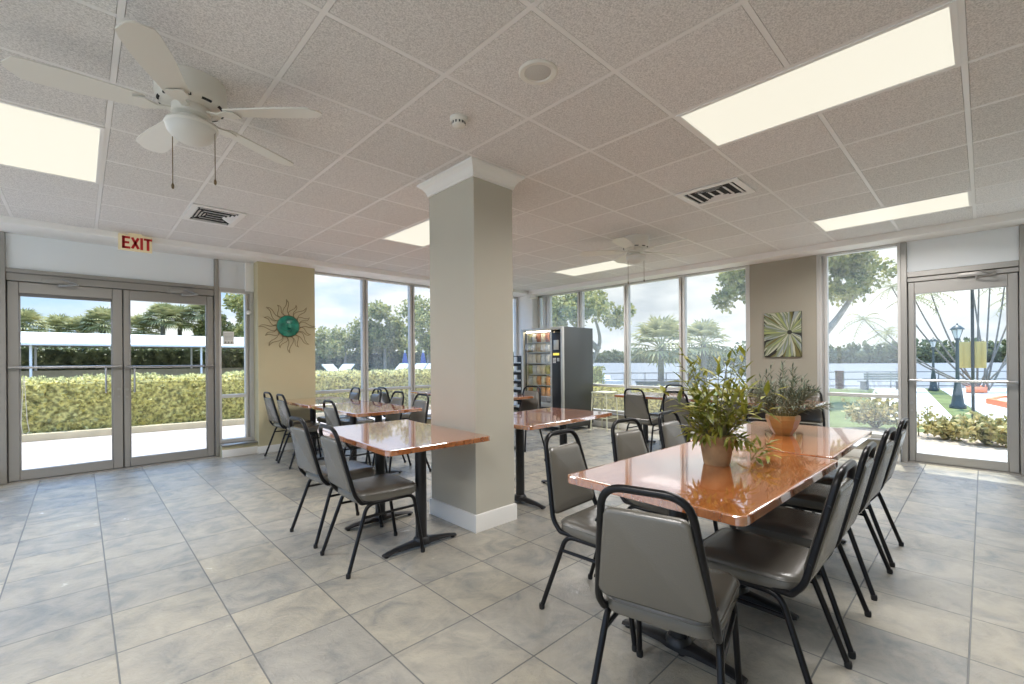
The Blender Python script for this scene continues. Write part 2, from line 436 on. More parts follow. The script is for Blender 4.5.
def empty(name, loc=(0, 0, 0), rz=0.0):
    o = bpy.data.objects.new(name, None); C.objects.link(o); o.location = loc; o.rotation_euler = (0, 0, rz); o.empty_display_size = .1
    return o
def tag(o, label=None, cat=None, group=None, kind=None):
    if label: o['label'] = label
    if cat: o['category'] = cat
    if group: o['group'] = group
    if kind: o['kind'] = kind
    return o
def struct(o): o['kind'] = 'structure'; return o
def copy_tree(root, loc, rz, label, kids):
    r = root.copy(); C.objects.link(r); r.location = loc; r.rotation_euler = (0, 0, rz); r['label'] = label
    for ch in kids:
        c = ch.copy(); C.objects.link(c); c.parent = r
        for g in ch.children:
            d = g.copy(); C.objects.link(d); d.parent = c
    return r
def arc(c, r, a0, a1, n, ax=(1, 0, 0), ay=(0, 0, 1)):
    c = Vector(c); ax = Vector(ax); ay = Vector(ay)
    return [c + (ax * math.cos(R(a0 + (a1 - a0) * k / n)) + ay * math.sin(R(a0 + (a1 - a0) * k / n))) * r for k in range(n + 1)]
def fillet(pts, r, n=5):
    """round the inner corners of a polyline"""
    pts = [Vector(p) for p in pts]; out = [pts[0]]
    for i in range(1, len(pts) - 1):
        a, b, c = pts[i - 1], pts[i], pts[i + 1]
        d1 = (a - b); d2 = (c - b); rad = r[i - 1] if isinstance(r, (list, tuple)) else r
        t = min(rad, d1.length * .48, d2.length * .48)
        p0 = b + d1.normalized() * t; p1 = b + d2.normalized() * t
        for k in range(n + 1):
            s = k / n; out.append(p0 * (1 - s) ** 2 + b * 2 * s * (1 - s) + p1 * s ** 2)
    out.append(pts[-1]); return out

# ------------------------------------------------------------------ the room
CZ = 2.7106
T = .6096
U0, V0 = 1.9585, 1.887
BK = -4.2
SOF = 2.645
struct(MB().box(BK, 7.22, BK, 7.17, -.12, 0).build('floor', M['floor'], smooth=False))
struct(MB().box(BK - .2, 7.42, BK - .2, 7.36, CZ + .06, CZ + .42).build('roof', M['roof'], smooth=False))
# behind the camera, unseen: open bays added for fill light, and a plain wall
wb = MB(); wf = MB()
wb.box(BK - .15, BK, BK, 7.2, 0, .12); wb.box(BK - .15, BK, BK, 7.2, 2.64, CZ + .06)
wf.box(BK, 7.2, BK - .15, BK, 0, CZ + .06)
for k in range(7):
    a = BK + k * 1.9
    wb.box(BK - .15, BK, a - .05, a + .05, .12, 2.64)
struct(wb.build('wall_back', M['pier'], smooth=False)); struct(wf.build('wall_front', M['pier'], smooth=False))
# perimeter soffits
b = MB(); b.rbox(BK, 7.26, 6.62, 7.20, SOF, CZ + .06, .006); struct(b.build('trim_1', M['soffit']))
b = MB(); b.rbox(6.83, 7.26, BK, 6.62, SOF - .01, CZ + .06, .006); struct(b.build('trim_2', M['soffit']))

LIGHTS = [(u, v) for u in (-3.528, -.480, 2.568, 5.616) for v in (.058, 3.716)]  # rearmost row is added behind the camera, unseen, for more light
g = MB(); hw = .0125
def in_light(um, vm):
    return any(u + .05 < um < u + T - .05 and v + .05 < vm < v + 2 * T - .05 for u, v in LIGHTS)
us = [U0 + T * k for k in range(-10, 8)]; vs = [V0 + T * k for k in range(-9, 8)]
for u in us: g.box(u - hw, u + hw, BK, 6.62, CZ - .0012, CZ + .016)
for v in vs:
    edges = [BK] + us + [6.83]
    for a, c in zip(edges[:-1], edges[1:]):
        if c - a > .01 and not in_light((a + c) / 2, v): g.box(a, c, v - hw, v + hw, CZ - .0008, CZ + .0155)
g.box(6.81, 6.83, BK, 6.62, CZ - .003, CZ + .01); g.box(BK, 6.83, 6.60, 6.62, CZ - .003, CZ + .01)
struct(g.build('trim_3', M['grid'], smooth=False))
# drop-edge tiles hang a little below the bars
tl = MB(); ue = [BK] + us + [6.83]; ve = [BK] + vs + [6.62]; gp = .0145
for a, c in zip(ue[:-1], ue[1:]):
    for e, f in zip(ve[:-1], ve[1:]):
        if c - a > .05 and f - e > .05 and not any(u + .05 < (a + c) / 2 < u + T - .05 and v < (e + f) / 2 < v + 2 * T for u, v in LIGHTS):
            tl.box(a + gp, c - gp, e + gp, f - gp, CZ - .001, CZ + .018)
tl.box(BK, 6.84, BK, 6.63, CZ + .017, CZ + .03)
struct(tl.build('ceiling', M['ceiling'], smooth=False))

# --- left wall (along u, outside at v > 7.1)
w = MB()
w.box(1.765, 2.53, 6.885, 7.2, 0, SOF + .02)
w.box(1.345, 1.765, 6.955, 7.18, 0, .15); w.box(2.53, 6.98, 6.955, 7.18, 0, .20); w.box(BK, -.645, 6.955, 7.18, 0, .15)
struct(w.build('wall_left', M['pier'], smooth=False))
bb = MB()
for a, c, y in ((1.345, 1.765, 6.955), (1.75, 2.545, 6.885), (2.53, 6.98, 6.955), (BK, -.645, 6.955)):
    bb.rbox(a, c, y - .015, y + .01, 0, .10, .004)
struct(bb.build('baseboard_left', M['white']))
s_ = MB()
s_.rbox(1.34, 1.765, 6.92, 7.12, .15, .168, .004); s_.rbox(2.53, 6.98, 6.92, 7.12, .20, .218, .004); s_.rbox(BK, -.645, 6.92, 7.12, .15, .168, .004)
struct(s_.build('trim_4', M['alu']))
# --- right wall (along v, outside at u > 7.2)
w = MB()
w.box(7.15, 7.26, 1.55, 2.385, 0, SOF + .02)
w.box(7.08, 7.24, .70, 1.55, 0, .235); w.box(7.08, 7.24, 2.385, 6.66, 0, .235); w.box(7.08, 7.24, BK, -.335, 0, .235)
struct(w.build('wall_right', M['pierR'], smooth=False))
bb = MB()
for a, c, x in ((.695, 1.55, 7.08), (1.54, 2.395, 7.15), (2.385, 6.66, 7.08), (BK, -.33, 7.08)):
    bb.rbox(x - .015, x + .01, a, c, 0, .10, .004)
struct(bb.build('baseboard_right', M['white']))
s_ = MB()
for a, c in ((.69, 1.55), (2.385, 6.66), (BK, -.33)): s_.rbox(7.04, 7.18, a, c, .235, .253, .004)
struct(s_.build('trim_5', M['alu']))
# corner post where the window walls meet
cp = MB(); cp.rbox(6.98, 7.26, 6.66, 7.2, 0, SOF + .02, .006); struct(cp.build('trim_6', M['soffit']))

def Lbox(m, a0, a1, z0, z1, d0=7.09, d1=7.18, r=.004): m.rbox(a0, a1, d0, d1, z0, z1, r, 1)
def Rbox(m, a0, a1, z0, z1, d0=7.15, d1=7.24, r=.004): m.rbox(d0, d1, a0, a1, z0, z1, r, 1)
def window(name, side, a0, a1, z0, z1, mull, transoms, gm, fw=.045, posts=()):
    bx = Lbox if side == 'L' else Rbox
    f = MB()
    bx(f, a0, a0 + fw, z0, z1); bx(f, a1 - fw, a1, z0, z1); bx(f, a0 + fw, a1 - fw, z0, z0 + .05); bx(f, a0 + fw, a1 - fw, z1 - .035, z1)
    for (p, wd_) in mull:
        bx(f, p - wd_ / 2, p - .012, z0 + .05, z1 - .035)
        bx(f, p + .012, p + wd_ / 2, z0 + .05, z1 - .035)
        if side == 'L': f.box(p - .02, p + .02, 7.12, 7.18, z0 + .05, z1 - .035)
        else: f.box(7.18, 7.24, p - .02, p + .02, z0 + .05, z1 - .035)
    cuts = [a0 + fw] + [q for p, wd_ in sorted(mull) for q in (p - wd_ / 2, p + wd_ / 2)] + [a1 - fw]
    for t in transoms:
        for i in range(0, len(cuts), 2): bx(f, cuts[i], cuts[i + 1], t - .022, t + .022)
    o = struct(f.build(name, M['alulight']))
    zz = [z0 + .05] + [q for t in transoms for q in (t - .022, t + .022)] + [z1 - .035]
    p = MB()
    for i in range(0, len(cuts), 2):
        for j in range(0, len(zz), 2):
            if side == 'L': p.box(cuts[i] - .006, cuts[i + 1] + .006, 7.138, 7.144, zz[j] - .006, zz[j + 1] + .006)
            else: p.box(7.198, 7.204, cuts[i] - .006, cuts[i + 1] + .006, zz[j] - .006, zz[j + 1] + .006)
    q = p.build('pane', gm, o, smooth=False); q['kind'] = 'structure'
    return o
# sidelight beside the double door, with its shade and board above
w1 = window('window_1', 'L', 1.345, 1.765, .168, 2.245, [(1.70, .08)], [.80], M['glassL'], .03)
struct(MB().rbox(1.345, 1.66, 7.10, 7.16, 2.265, SOF, .004).build('shade_panel', M['shade'], w1))
struct(MB().rbox(1.66, 1.765, 7.07, 7.16, 2.245, SOF, .004).build('side_board', M['soffit'], w1))
window('window_2', 'L', 2.53, 6.98, .218, SOF, [(3.424, .097), (4.318, .093), (5.215, .093), (6.11, .093)], [.785], M['glassP'], .06)
window('window_3', 'R', 2.385, 6.66, .253, SOF - .01, [(3.43, .10), (4.48, .093), (5.53, .12), (6.42, .2)], [.765], M['glassR'], .06)
window('window_4', 'R', .69, 1.55, .253, SOF - .01, [(1.475, .09)], [.775], M['glassR'], .03)
window('window_5', 'L', BK, -.645, .168, 2.245, [(-.95, .09), (-1.9, .09), (-2.8, .09)], [.80], M['glassL'], .03)
window('window_6', 'R', BK, -.335, .253, SOF - .01, [(-.50, .09), (-1.5, .09), (-2.5, .09), (-3.4, .09)], [.775], M['glassR'], .03)

# --- door frames and spandrel panels
f = MB()
Lbox(f, -.645, -.562, 0, SOF, 7.08, 7.2); Lbox(f, 1.297, 1.345, 0, SOF, 7.08, 7.2)
Lbox(f, -.562, 1.297, 2.145, 2.225, 7.10, 7.2); Lbox(f, -.562, 1.297, 2.232, 2.275, 7.085, 7.2)
struct(f.build('trim_7', M['alu']))
st_ = MB(); st_.box(-.58, -.535, 7.17, 7.19, 0, 2.15); st_.box(1.275, 1.31, 7.17, 7.19, 0, 2.15); st_.box(-.56, 1.30, 7.17, 7.19, 2.12, 2.28); st_.box(.352, .392, 7.167, 7.18, .01, 2.13)
struct(st_.build('trim_13', M['aludark'], smooth=False))
st_ = MB(); st_.box(7.24, 7.255, .61, .65, 0, 2.15); st_.box(7.24, 7.255, -.28, -.24, 0, 2.15); st_.box(7.24, 7.255, -.27, .64, 2.13, 2.27)
struct(st_.build('trim_14', M['aludark'], smooth=False))
struct(MB().rbox(-.562, 1.297, 7.10, 7.12, 2.22, 2.236, .002).build('trim_15', M['aludark'], smooth=False))
struct(MB().rbox(1.345, 1.765, 7.09, 7.18, 2.235, 2.27, .002).build('trim_16', M['alulight'], smooth=False))
struct(MB().box(-.562, 1.297, 7.12, 7.15, 2.275, SOF).build('trim_8', M['panel'], smooth=False))
f = MB()
Rbox(f, .632, .69, 0, SOF - .01, 7.14, 7.26); Rbox(f, -.335, -.262, 0, SOF - .01, 7.14, 7.26)
Rbox(f, -.262, .632, 2.15, 2.20, 7.17, 7.26); Rbox(f, -.262, .632, 2.206, 2.27, 7.15, 7.26)
struct(f.build('trim_9', M['alu']))
struct(MB().box(7.18, 7.21, -.262, .632, 2.27, SOF - .01).build('trim_10', M['panel'], smooth=False))
struct(MB().box(7.15, 7.3, -.335, .69, -.02, .012).build('trim_11', M['alu'], smooth=False))
struct(MB().box(-.645, 1.345, 7.08, 7.25, -.02, .010).build('trim_12', M['alu'], smooth=False))

def door_leaf(name, side, a0, a1, g0, g1, gz0, gz1, top, barz, gm, handle_at=None, lock_at=None):
    bx = Lbox if side == 'L' else Rbox
    d0, d1 = (7.115, 7.165) if side == 'L' else (7.185, 7.235)
    f = MB()
    bx(f, a0, g0, .014, top, d0, d1); bx(f, g1, a1, .014, top, d0, d1)
    bx(f, g0, g1, .014, gz0, d0, d1); bx(f, g0, g1, gz1, top, d0, d1)
    # inner stops around the glass
    for (p, q) in ((g0, g0 + .012), (g1 - .012, g1)): bx(f, p, q, gz0, gz1, d0 + .012, d1 - .01, .002)
    o = struct(f.build(name, M['alu']))
    p = MB(); mid = (d0 + d1) / 2
    if side == 'L': p.box(g0, g1, mid - .003, mid + .003, gz0, gz1)
    else: p.box(mid - .003, mid + .003, g0, g1, gz0, gz1)
    q = p.build('pane', gm, o, smooth=False); q['kind'] = 'structure'
    def P(a, d, z): return (a, d0 - d, z) if side == 'L' else (d0 - d, a, z)
    hb = MB()
    hb.tube([P(a0 + .012, .045, barz), P(a1 - .012, .045, barz)], .014, 10)
    for a in (a0 + .02, a1 - .02): hb.tube([P(a, 0, barz), P(a, .052, barz)], .018, 8)
    hb.build('push_bar', M['steel'], o)
    if handle_at is not None:
        h_ = MB(); pts = [P(handle_at, 0, barz - .015), P(handle_at, .07, barz - .015), P(handle_at, .07, barz - .30), P(handle_at, 0, barz - .30)]
        h_.tube(fillet(pts, .03), .010, 8); h_.build('pull_handle', M['steel'], o)
    if lock_at is not None:
        k = MB(); k.tube([P(lock_at, -.004, barz - .27), P(lock_at, .010, barz - .27)], .016, 12)
        k.tube([P(lock_at, -.004, barz - .36), P(lock_at, .008, barz - .36)], .012, 12)
        k.build('lock_cylinder', M['steel'], o)
    return o
d1 = door_leaf('door_1', 'L', -.555, .366, -.472, .276, .12, 2.02, 2.14, 1.223, M['glassL'], .215, .33)
d2 = door_leaf('door_2', 'L', .376, 1.292, .431, 1.215, .12, 2.02, 2.14, 1.215, M['glassL'], .47, .405)
d3 = door_leaf('door_3', 'R', -.255, .625, -.18, .57, .115, 2.005, 2.145, .98, M['glassD'], None, .60)
struct(MB().tube([(-.44, 7.095, 1.12), (-.46, 7.095, .62), (-.45, 7.095, .52), (-.425, 7.095, .50), (-.40, 7.095, .54), (-.415, 7.095, .64), (-.435, 7.095, 1.12)], .003, 5).build('bead_chain', M['white'], d1))
# outside roll-up valance seen at the head of the door glass
struct(MB().rbox(-.47, .275, 7.125, 7.138, 1.985, 2.02, .003).build('door_seal', M['aludark'], d1))
def closer(side, a, z, flip, parent):
    def P(p, d, q): return (a + p * flip, 7.115 - d, z + q) if side == 'L' else (7.185 - d, a + p * flip, z + q)
    c_ = MB()
    x = [P(-.14, 0, -.025), P(.14, .05, .025)]
    lo = [min(i, j) for i, j in zip(*x)]; hi = [max(i, j) for i, j in zip(*x)]
    c_.rbox(lo[0], hi[0], lo[1], hi[1], lo[2], hi[2], .008)
    o = struct(c_.build('door_closer', M['alu'], parent))
    m_ = MB(); m_.tube([P(0, .03, .03), P(0, .03, -.05)], .014, 8)
    m_.tube(fillet([P(0, .06, -.045), P(.13, .13, -.035), P(.15, .13, -.03), P(.02, .055, .03)], .02), .009, 6)
    struct(m_.build('closer_arm', M['steel'], o))
closer('L', -.16, 2.165, 1, d1); closer('L', .95, 2.165, 1, d2); closer('R', .05, 2.17, -1, d3)

# --- freestanding column
cu0, cu1, cv0, cv1 = 2.087, 2.477, 2.575, 3.154
colm = struct(MB().box(cu0, cu1, cv0, cv1, 0, CZ).build('column', M['column'], smooth=False))
def ring(o_): return [(cu0 - o_, cv0 - o_), (cu1 + o_, cv0 - o_), (cu1 + o_, cv1 + o_), (cu0 - o_, cv1 + o_)]
cr = MB(); prof = [(.0, 2.605), (.012, 2.605), (.012, 2.622), (.018, 2.628), (.024, 2.645), (.040, 2.668), (.060, 2.682), (.066, 2.690), (.072, 2.690), (.072, CZ - .003)]
cr.layers([[(x, y, z) for x, y in ring(o_)] for o_, z in prof]); struct(cr.build('crown_trim', M['white'], colm, ang=20))
br_ = MB(); prof = [(.014, 0), (.014, .112), (.010, .124), (.0, .128)]
br_.layers([[(x, y, z) for x, y in ring(o_)] for o_, z in prof]); struct(br_.build('base_trim', M['white'], colm, ang=20))

# ------------------------------------------------------------------ ceiling fittings
LL = {(-.480, 3.716): 'recessed ceiling light panel above the double doors side, beside the near ceiling fan',
      (2.568, .058): 'large recessed ceiling light panel over the long table, nearest of the panels',
      (5.616, .058): 'recessed ceiling light panel in front of the single glass door',
      (2.568, 3.716): 'recessed ceiling light panel partly hidden behind the column top',
      (5.616, 3.716): 'recessed ceiling light panel beside the far ceiling fan, before the vending machine'}
def ceiling_light(u, v, label):
    o = tag(empty('ceiling_light', (u + T / 2, v + T, CZ - .009)), label, 'light', 'recessed fluorescent ceiling panels')
    a, c = T / 2 - .011, T - .011
    f = MB()
    for x0, x1, y0, y1 in ((-a, a, -c, -c + .022), (-a, a, c - .022, c), (-a, -a + .022, -c + .022, c - .022), (a - .022, a, -c + .022, c - .022)):
        f.box(x0, x1, y0, y1, .002, .015)
    f.build('frame', M['grid'], o, smooth=False)
    ld = bpy.data.lights.new('fluorescent', 'AREA'); ld.shape = 'RECTANGLE'; ld.size = 2 * a - .05; ld.size_y = 2 * c - .05
    ld.energy = LAMP_WATTS; ld.color = (1.0, .965, .945); ld.spread = R(160)
    lo = bpy.data.objects.new('fluorescent', ld); C.objects.link(lo); lo.parent = o; lo.location = (0, 0, .0)
    MB().box(-a + .022, a - .022, -c + .022, c - .022, .006, .014).build('lens', M['panellight'], o, smooth=False)
for (u, v) in LIGHTS:
    if (u, v) == (-.480, .058): lab = 'recessed ceiling light panel directly overhead, out of the photograph'
    else: lab = LL.get((u, v), 'recessed ceiling light panel added unseen behind the camera for light')
    ceiling_light(u, v, lab)

def vent(u0, u1, v0, v1, label):
    o = tag(empty('air_vent', ((u0 + u1) / 2, (v0 + v1) / 2, CZ - .016)), label, 'vent', 'ceiling air vents')
    a, c = (u1 - u0) / 2, (v1 - v0) / 2; f = MB(); t = .05
    f.box(-a, a, -c, -c + t, 0, .012)
    f.box(-a, a, c - t, c, 0, .012); f.box(-a, -a + t, -c + t, c - t, 0, .012); f.box(a - t, a, -c + t, c - t, 0, .012)
    f.build('frame', M['grid'], o, smooth=False)
    MB().box(-a + t, a - t, -c + t, c - t, .010, .016).build('cavity_shade', M['ventdark'], o, smooth=False)  # flat dark sheet stands in for the shaded hollow behind the louvers
    # three-way louvers: slats in the middle run one way, the triangles at both ends the other
    s = MB(); A, Cc = a - t, c - t
    n = 6
    for k in range(n):
        y = -Cc + (k + .5) * 2 * Cc / n; hwid = A * (1 - abs(y) / Cc * .0)
        half = A * (.25 + .75 * abs(y) / Cc)
        s.tube([(-half, y, .004), (half, y, .004)], .003, 4)
        sl = .022
        s.add([(-half, y - sl, -.002), (half, y - sl, -.002), (half, y + .004, .010), (-half, y + .004, .010), (-half, y - sl, .000), (half, y - sl, .000), (half, y + .004, .012), (-half, y + .004, .012)],
              [(3, 2, 1, 0), (4, 5, 6, 7), (0, 1, 5, 4), (1, 2, 6, 5), (2, 3, 7, 6), (3, 0, 4, 7)])
    for sx in (-1, 1):
        for k in range(4):
            x = sx * A * (.35 + .65 * (k + .5) / 4); half = Cc * (abs(x) / A - .25) / .75 * .8
            sl = .02 * sx
            s.add([(x, -half, .010), (x, half, .010), (x + sl, half, -.002), (x + sl, -half, -.002), (x, -half, .012), (x, half, .012), (x + sl, half, .0), (x + sl, -half, .0)],
                  [(3, 2, 1, 0), (4, 5, 6, 7), (0, 1, 5, 4), (1, 2, 6, 5), (2, 3, 7, 6), (3, 0, 4, 7)])
    s.build('louver', M['grid'], o, smooth=False)
vent(3.80, 4.23, 1.355, 1.875, 'white louvered air vent in the ceiling between the column and light panel')
vent(.745, 1.18, 4.95, 5.53, 'white louvered air vent in the ceiling in front of the red exit sign')

o = tag(empty('ceiling_speaker', (1.675, 1.545, CZ - .012)), 'round white speaker grille set in a ceiling tile', 'speaker')
MB().lathe([(.098, .018), (.098, .006), (.090, .0), (.070, .002), (.066, .008), (.0, .006)], 32).build('trim_ring', M['fanwhite'], o)
MB().lathe([(.066, .008), (.05, .003), (.0, .001)], 28).build('grille', mat('perforated grille', (.60, .58, .54), .7, bump=(300, .5)), o)
o = tag(empty('smoke_detector', (1.645, 2.165, CZ - .062)), 'small white smoke detector on the ceiling in front of the column', 'detector')
MB().lathe([(.052, .066), (.052, .045), (.044, .036)], 24).build('base', M['fanwhite'], o)
MB().lathe([(.040, .038), (.040, .018), (.034, .012), (.0, .008)], 24).build('housing', M['fanwhite'], o)
sl = MB()
for k in range(12):
    a = 2 * PI * k / 12
    sl.box(.036, .0412, -.004, .004, .020, .034, Matrix.Rotation(a, 4, 'Z'))
sl.build('vent_grille', M['fanslot'], o, smooth=False)

def fan(u, v, label, a0, scale=1.0):
    o = tag(empty('ceiling_fan', (u, v, CZ - .012)), label, 'fan', 'white five-bladed ceiling fans')
    MB().lathe([(.150, .018), (.156, -.02), (.156, -.085), (.150, -.105), (.138, -.118), (.10, -.125), (.0, -.125)], 40).build('motor_housing', M['fanwhite'], o)
    for k in range(10):
        a = 2 * PI * k / 10; sl = MB()
        pts = [(.1385 * math.cos(a + t), .1385 * math.sin(a + t), -.113) for t in (-.16, -.08, 0, .08, .16)]
        sl.tube(pts, .0075, 6); sl.build('vent_slot', M['fanslot'], o)
    MB().lathe([(.088, -.12), (.088, -.165), (.07, -.175), (.0, -.175)], 28).build('hub', M['fanwhite'], o)
    MB().lathe([(.06, -.17), (.066, -.19), (.112, -.205), (.118, -.218), (.112, -.228), (.0, -.228)], 32).build('light_fitter', M['fanwhite'], o)
    pr_ = [(.112 * math.cos(t), -.226 - .082 * math.sin(t)) for t in [PI / 2 * k / 10 for k in range(11)]]
    MB().lathe(pr_, 32).build('light_bowl', M['bowl'], o)
    for k in range(5):
        a = R(a0 + 72 * k); mx = Matrix.Rotation(a, 4, 'Z')
        arm = MB()
        arm.layers([[(.075, -.018, -.150), (.075, .018, -.150), (.075, .018, -.142), (.075, -.018, -.142)],
                    [(.14, -.014, -.162), (.14, .014, -.158), (.14, .014, -.150), (.14, -.014, -.154)],
                    [(.19, -.045, -.166), (.19, .045, -.156), (.19, .045, -.150), (.19, -.045, -.160)],
                    [(.235, -.035, -.166), (.235, .035, -.157), (.235, .035, -.151), (.235, -.035, -.160)]], mx)
        # blade, pitched about its length
        n_ = 12; outl = []
        L0, L1 = .185, .665
        for i in range(n_ + 1):
            t = i / n_; x = L0 + (L1 - L0) * t; wd_ = .050 + .022 * min(1, t * 1.8)
            if t > .86: wd_ *= math.sqrt(max(.05, 1 - ((t - .86) / .14) ** 2))
            outl.append((x, wd_))
        bl = MB(); pts = [(x, -w_) for x, w_ in outl] + [(x, w_) for x, w_ in outl[::-1]]
        pm = mx @ Matrix.Translation((0, 0, -.150)) @ Matrix.Rotation(R(11), 4, 'X')
        bl.prism(pts, 0, .007, pm)
        bo = bl.build('blade', M['fanwhite'], o)
        arm.build('blade_arm', M['fanwhite'], bo)
    for (x, y, ln) in ((-.075, .055, .30), (.09, -.06, .27)):
        ch = MB(); ch.tube([(x, y, -.20), (x, y, -.225 - ln)], .0022, 5); ch.lathe([(.0, -.02), (.006, -.014), (.007, 0), (.003, .012), (0, .014)], 8, (x, y, -.225 - ln))
        ch.build('pull_chain', M['wire'], o)
fan(.425, 2.83, 'white ceiling fan with light bowl nearest the double doors', 29)
fan(4.80, 2.87, 'white ceiling fan farther off, in front of the vending machine', 50)

# exit sign
FONT_EXIT = {'E': [((0, 0), (0, 1)), ((0, 1), (.62, 1)), ((0, .5), (.52, .5)), ((0, 0), (.62, 0))],
             'X': [((0, 0), (.68, 1)), ((0, 1), (.68, 0))], 'I': [((.0, 0), (.0, 1))], 'T': [((0, 1), (.70, 1)), ((.35, 0), (.35, 1))]}
o = tag(empty('exit_sign', (.455, 6.585, 2.515)), 'cream exit sign with red letters hanging above the double doors', 'sign')
MB().rbox(-.147, .147, -.022, .022, 0, .175, .006).build('housing', M['exitbody'], o)
MB().rbox(-.06, .06, -.018, .018, .175, .20, .003).build('mounting_canopy', M['exitbody'], o)
lt = MB(); x = -.103; hgt = .112
for ch, wd_ in (('E', .62), ('X', .68), ('I', 0), ('T', .70)):
    for (p, q) in FONT_EXIT[ch]:
        P0 = Vector((x + p[0] * .074, -.0235, .030 + p[1] * hgt)); P1 = Vector((x + q[0] * .074, -.0235, .030 + q[1] * hgt))
        d = (P1 - P0).normalized(); nn = Vector((d.z, 0, -d.x)) * .0125
        e = d * (.0115 if ch != 'X' else .006)
        A = [P0 - e + nn, P1 + e + nn, P1 + e - nn, P0 - e - nn]
        lt.layers([[tuple(a) for a in A], [(a.x, -.0215, a.z) for a in A]])
    x += wd_ * .074 + .030
lt.build('lettering', M['exitred'], o, smooth=False)

# notice on the sidelight, small sensor, corner box
o = tag(empty('notice', (1.40, 7.128, 1.50)), 'small white notice taped to the sidelight glass beside the double doors', 'notice')
MB().rbox(0, .13, 0, .004, 0, .18, .001).build('sheet', M['paper'], o)
b = MB()
for k in range(3): b.box(.02 + k * .036, .038 + k * .036, -.0012, .0005, .02, .042)
for k in range(5): b.box(.015, .115, -.0012, .0005, .075 + k * .018, .079 + k * .018)
b.build('print', M['ink'], o, smooth=False)
o = tag(empty('door_sensor', (1.70, 7.065, 1.95)), 'round white sensor knob on the sidelight frame by the beige pier', 'sensor')
MB().lathe([(0, -.002), (.024, -.002), (.03, .004), (.024, .018), (0, .022)], 16, mx=Matrix.Rotation(R(90), 4, 'X')).build('knob', M['white'], o)
MB().lathe([(.0, .0), (.032, .0), (.032, .006), (0, .006)], 16, mx=Matrix.Translation((0, .0245, 0)) @ Matrix.Rotation(R(90), 4, 'X')).build('mounting_plate', M['white'], o)
o = tag(empty('wall_box', (6.93, 6.66, 2.60)), 'small white junction box at the ceiling corner above the vending machine', 'box')
MB().rbox(-.13, .10, -.12, -.005, -.04, .045, .008).build('case', M['white'], o)
MB().rbox(-.11, .08, -.126, -.119, -.025, .03, .004).build('cover', M['soffit'], o)

# ------------------------------------------------------------------ stacking chairs (front towards +x, seat centre at the origin)
def seat_pts(inset):
    # wider at the front (+x)
    o = rr(.375, .41, .07, inset, 6, w2=.405)           # x = width, y = depth
    return [(y + .015, -x) for x, y in o]
def build_chair():
    root = empty('stacking_chair')
    s = MB(); prof = [(.405, .02), (.400, .008), (.408, .0), (.440, .0), (.452, .004), (.461, .014), (.466, .032), (.468, .075), (.469, .12)]
    s.layers([[(x, y, z) for x, y in seat_pts(i)] for z, i in prof])
    seat = s.build('seat', M['vinyl'], root, ang=60)
    MB().tube([(x, y, .446) for x, y in seat_pts(-.0005)], .0032, 5, closed=True).build('welt', M['vinyl'], seat)
    # back frame: one tube from under the seat, up, across the top and down
    def bx(z): return -.200 - (z - .43) * .235 - max(0, z - .55) * .02        # lean of the back
    hb = .186; ht = .132
    pts = [(-.06, hb - .012, .405), (-.165, hb - .004, .405), (bx(.46), hb, .455), (bx(.845), ht, .862), (bx(.845), -ht, .862), (bx(.46), -hb, .455), (-.165, -hb + .004, .405), (-.06, -hb + .012, .405)]
    t = MB(); t.tube(fillet(pts, [.01, .055, .075, .075, .055, .01], 7), .0128, 10); t.build('back_frame', M['black'], root)
    # upholstered back pad between the uprights, handle gap left above it
    z0, z1 = .475, .795
    def half(z): return hb + (ht - hb) * (z - .46) / (.862 - .46)
    ax = Vector((bx(z1) - bx(z0), 0, z1 - z0)); L_ = ax.length; ax.normalize(); nrm = Vector((ax.z, 0, -ax.x)); mid = Vector(((bx(z0) + bx(z1)) / 2, 0, (z0 + z1) / 2))
    def pad(inset, off):
        o_ = rr(2 * half(z0) - .012, L_, .035, inset, 5, w2=2 * half(z1) - .012)
        return [mid + ax * y + Vector((0, -x, 0)) + nrm * off for x, y in o_]
    p = MB(); p.layers([pad(.012, -.016), pad(.003, -.012), pad(0, -.004), pad(0, .006), pad(.006, .014), pad(.018, .020), pad(.05, .024)])
    bp = p.build('back_pad', M['vinyl'], root, ang=60)
    for z in (.53, .74):
        for sy in (-1, 1):
            rv = MB(); rv.lathe([(.0, .0), (.006, .001), (.006, .003), (0, .005)], 8, mx=Matrix.Translation((bx(z), sy * (half(z) + .0125), z)) @ Matrix.Rotation(-sy * PI / 2, 4, 'X'))
            rv.build('screw', M['black'], bp)
    for sy in (-1, 1):
        fr = [(.02, sy * .178, .392), (.185, sy * .178, .392), (.245, sy * .190, .012)]
        fm = MB(); fm.tube(fillet(fr, .05, 6), .0118, 10); fm.build('leg', M['black'], root)
        rrp = [(.02, sy * .178, .392), (-.13, sy * .180, .392), (-.262, sy * .214, .012)]
        rm = MB(); rm.tube(fillet(rrp, .05, 6), .0118, 10); rm.build('leg', M['black'], root)
        st = MB()
        def on(a, b_, z): k = (z - a[2]) / (b_[2] - a[2]); return tuple(a[i] + (b_[i] - a[i]) * k for i in range(3))
        st.tube([on(fr[1], fr[2], .318), on(rrp[1], rrp[2], .318)], .0085, 8); st.build('side_stretcher', M['black'], root)
        for q in (fr[2], rrp[2]):
            gl = MB(); gl.lathe([(.0, -.012), (.013, -.012), (.0145, .0), (.013, .014), (0, .014)], 10, q); gl.build('glide', M['rubber'], root)
    for x in (.15, -.12): MB().tube([(x, -.179, .392), (x, .179, .392)], .009, 8).build('cross_bar', M['black'], root)
    return root
CH = build_chair()
CHK = list(CH.children)
CH_USED = [False]
